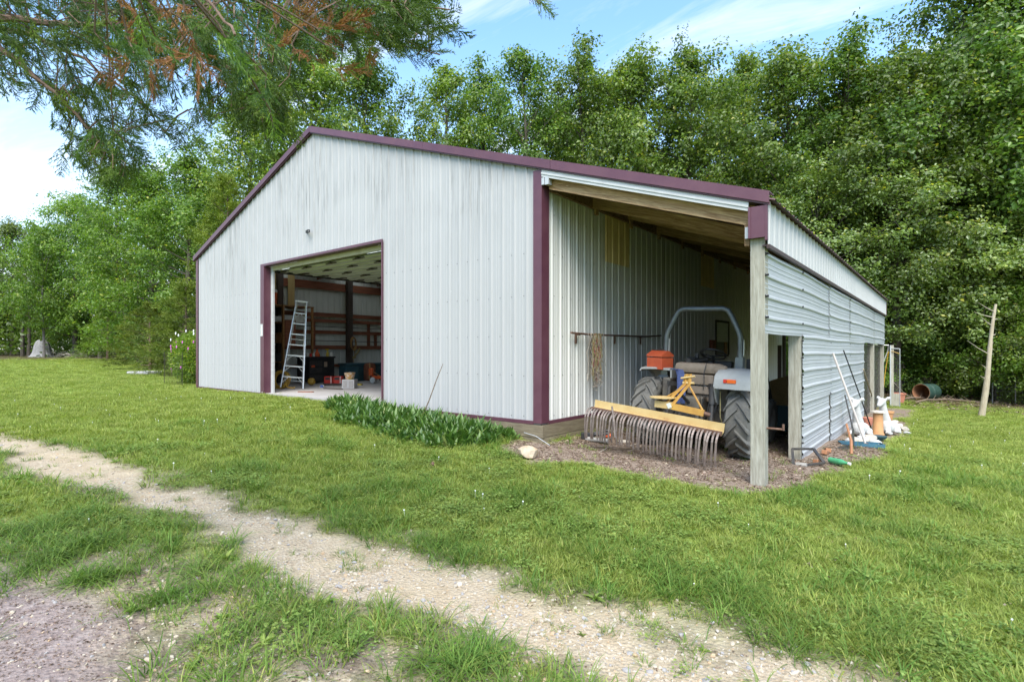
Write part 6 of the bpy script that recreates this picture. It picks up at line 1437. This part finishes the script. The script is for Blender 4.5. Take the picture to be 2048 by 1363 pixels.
# fallen branches at the wood edge
for k, (a, b) in enumerate((((1800,800),(1880,799)),((1860,802),(1965,806)),((1830,806),(1900,801)),((1990,806),(2048,800)))):
    A, B = onground(*a), onground(*b); d = B-A; mb = MB().tube([Vector((0,0,.03)), d*.3+Vector((0,.05,.10)), d*.6+Vector((0,-.04,.08)), d+Vector((0,0,.05))], [.035,.03,.022,.01], 6)
    for q in (.3,.5,.75): mb.tube([d*q+Vector((0,0,.08)), d*q+Vector((random.uniform(-.3,.3),.1,.25))], [.012,.004], 4)
    o = mb.build('fallen_branch', 'twig', smooth=True); o.location = A; tag(o, ('fallen branch before the green drum','long fallen branch reaching the dead trunk','second branch lying under the drum','fallen branch at the right frame edge')[k], 'branch', 'fallen branches at the wood edge')
A, B = atdepth(1788,765,17.0), onground(1830,798)
o = MB().tube([(0,0,0),(B-A)*.5+Vector((0,0,-.08)),B-A], [.010,.008,.006], 5).build('arching_vine', 'pale_twig'); o.location = A; tag(o, 'thin pale stem arching from the gate to the drum', 'vine')
# wire fence at the far right
wf = empty('wire_fence', ground_at(2020,19.0)); tag(wf, 'low wire fence at the right edge of the lawn', 'fence')
fx0, fx1 = ground_at(1985,19.4)-wf.location, ground_at(2130,18.2)-wf.location
for t in (0,.33,.66,1): p = fx0.lerp(fx1,t); MB().tube([p+Vector((0,0,-.1)), p+Vector((0,0,.75))], .018, 6).build('fence_post', 'wire', wf)
mb = MB()
for z_ in (.15,.3,.45,.6,.72): mb.tube([fx0+Vector((0,0,z_)), fx1+Vector((0,0,z_))], .003, 3)
for t in np.linspace(0,1,22): p = fx0.lerp(fx1,t); mb.tube([p+Vector((0,0,.05)), p+Vector((0,0,.72))], .002, 3)
mb.build('fence_wire', 'wire', wf, kind='stuff')

# ------------------------------------------------------------------ left side: flowers, slab, stump, brush
fb = empty('flowering_bush', (-14.1,.75,g1(-14.1,.75))); tag(fb, 'tall leafy bush with pink and white flowers at the left barn corner', 'bush')
n = 9000; u = unit(r.normal(0,1,(n,3)))*(r.random(n)**.4)[:,None]*np.array([1.0,.75,.85]); C = u + np.array([0,0,.82]); C[:,2] = np.maximum(C[:,2], .03)
D = unit(u + r.normal(0,.5,(n,3))); Nn = unit(np.array([0,0,1]) + r.normal(0,.5,(n,3)))
link('foliage', leaf_mesh('foliage', C, D, Nn, r.uniform(.06,.12,n), r.uniform(.025,.045,n), r.random(n), 'leaf_bright'), fb)
stm = MB()
for k in range(14): a = k*2.4; stm.tube([(.1*math.cos(a),.1*math.sin(a),0),(.3*math.cos(a),.3*math.sin(a),.7),(.5*math.cos(a),.4*math.sin(a),1.55+.15*math.sin(k*3))], [.012,.009,.004], 5, cap=False)
stm.build('stems', 'twig', fb)
for k in range(22):
    a = random.uniform(0,6.28); c = Vector((.75*math.cos(a)+.2, -.45+.25*math.sin(a), random.choice((1.30,1.5,1.0,1.1,.45,1.6,1.25))+random.uniform(-.1,.1)))
    mb = MB()
    for j in range(6):
        b_ = j*1.05; mb.lathe([(.002,0),(.018,.008),(.022,.013),(.002,.016)], 6, Matrix.Translation(c + Vector((.024*math.cos(b_),-.01,.024*math.sin(b_)))) @ Matrix.Rotation(R(75),4,'X'))
    mb.build('blossom', 'petal_white' if c.z > 1.32 else 'petal_pink', fb)
gfp = Vector((-14.5,-.05,g1(-14.5,-.05))); gf = empty('garden_fence', gfp); tag(gf, 'low wire garden fence in front of the flowering bush', 'fence')
mb = MB()
for k in range(13): mb.tube([(.12*k,.0,0),(.12*k,0,.95)], .0022, 3)
for k in range(9): mb.tube([(0,0,.05+.11*k),(1.44,0,.05+.11*k)], .0022, 3)
for k in range(9): mb.tube([(0,.12*k,0),(0,.12*k,.95)], .0022, 3)
for k in range(9): mb.tube([(0,0,.05+.11*k),(0,.96,.05+.11*k)], .0022, 3)
mb.build('wire_grid', 'wire_dark', gf, kind='stuff')
for x_, y_ in ((0,0),(1.44,0),(0,.96)): MB().tube([(x_,y_,-.1),(x_,y_,1.0)], .009, 6).build('stake', 'wire_dark', gf)
sp = onground(292,748); o = MB().cbox((0,0,.05),(1.25,.8,.16), ch=.03).build('concrete_pad', 'slab_stone'); o.location = sp; o.rotation_euler = (0,0,R(20)); tag(o, 'low pale concrete pad on the lawn beside the cedar', 'pad')
spz = ground_at(84,47.5); se = empty('tree_stump', spz); tag(se, 'pale grey flared stump behind the slim tree', 'stump')
mb = MB(); prof = [(.95,0),(.78,.12),(.66,.4),(.58,.9),(.46,1.3),(.28,1.5),(.05,1.55)]; n_ = 26
vs = []; 
for r_, z_ in prof:
    for k in range(n_): a = 2*math.pi*k/n_; q = r_*(1+.10*math.sin(5*a)*(1-z_/1.6)+.05*math.sin(11*a)); vs.append((q*math.cos(a), q*math.sin(a), z_))
mb.add(vs, [(i*n_+k, i*n_+(k+1)%n_, (i+1)*n_+(k+1)%n_, (i+1)*n_+k) for i in range(len(prof)-1) for k in range(n_)]); mb.build('wood', 'stump_grey', se, smooth=True)
bp_ = MB(); c0 = ground_at(150,46)
for k in range(120):
    a = random.uniform(0,6.28); p = Vector((random.uniform(-2.2,2.2), random.uniform(-.8,.8), random.uniform(0,.35))); d = Vector((math.cos(a),math.sin(a),random.uniform(-.2,.5)))*random.uniform(.3,.9)
    bp_.tube([p, p+d], [.018,.006], 4, cap=False)
o = bp_.build('brush_pile', 'pale_twig', kind='stuff'); o.location = c0; tag(o, 'pile of dry tan brush at the lawn edge', None, kind='stuff')
for k, (px_, t_) in enumerate(((45,49),(58,48.5),(165,50),(200,44),(235,40),(250,39),(276,36))):
    p = ground_at(px_, t_); e = empty('woodland_tree', p); tag(e, ('thin dark trunk left of the grey stump','dark trunk touching the grey stump','dark trunk behind the brush pile','dark trunk right of the brush pile','dark trunk under the tall left tree','second dark trunk under the tall left tree','dark trunk left of the feathery cedar')[k], 'tree', 'dark trunks along the left lawn')
    h = random.uniform(5,7); MB().tube([(0,0,-.1),(.05,0,h*.4),(-.04,.05,h)], [.17,.13,.08], 8).build('trunk', 'bark', e, smooth=True)
    nn = 900; C = np.c_[r.normal(0,.9,nn), r.normal(0,.9,nn), h*.95 + r.normal(0,.9,nn)]; Nn = unit(np.array([0,0,1]) + r.normal(0,.6,(nn,3))); D = unit(np.cross(Nn, r.normal(0,1,(nn,3))))
    link('crown', leaf_mesh('crown', C, D, Nn, r.uniform(.12,.22,nn), r.uniform(.08,.14,nn), r.random(nn), 'leaf_oak'), e)
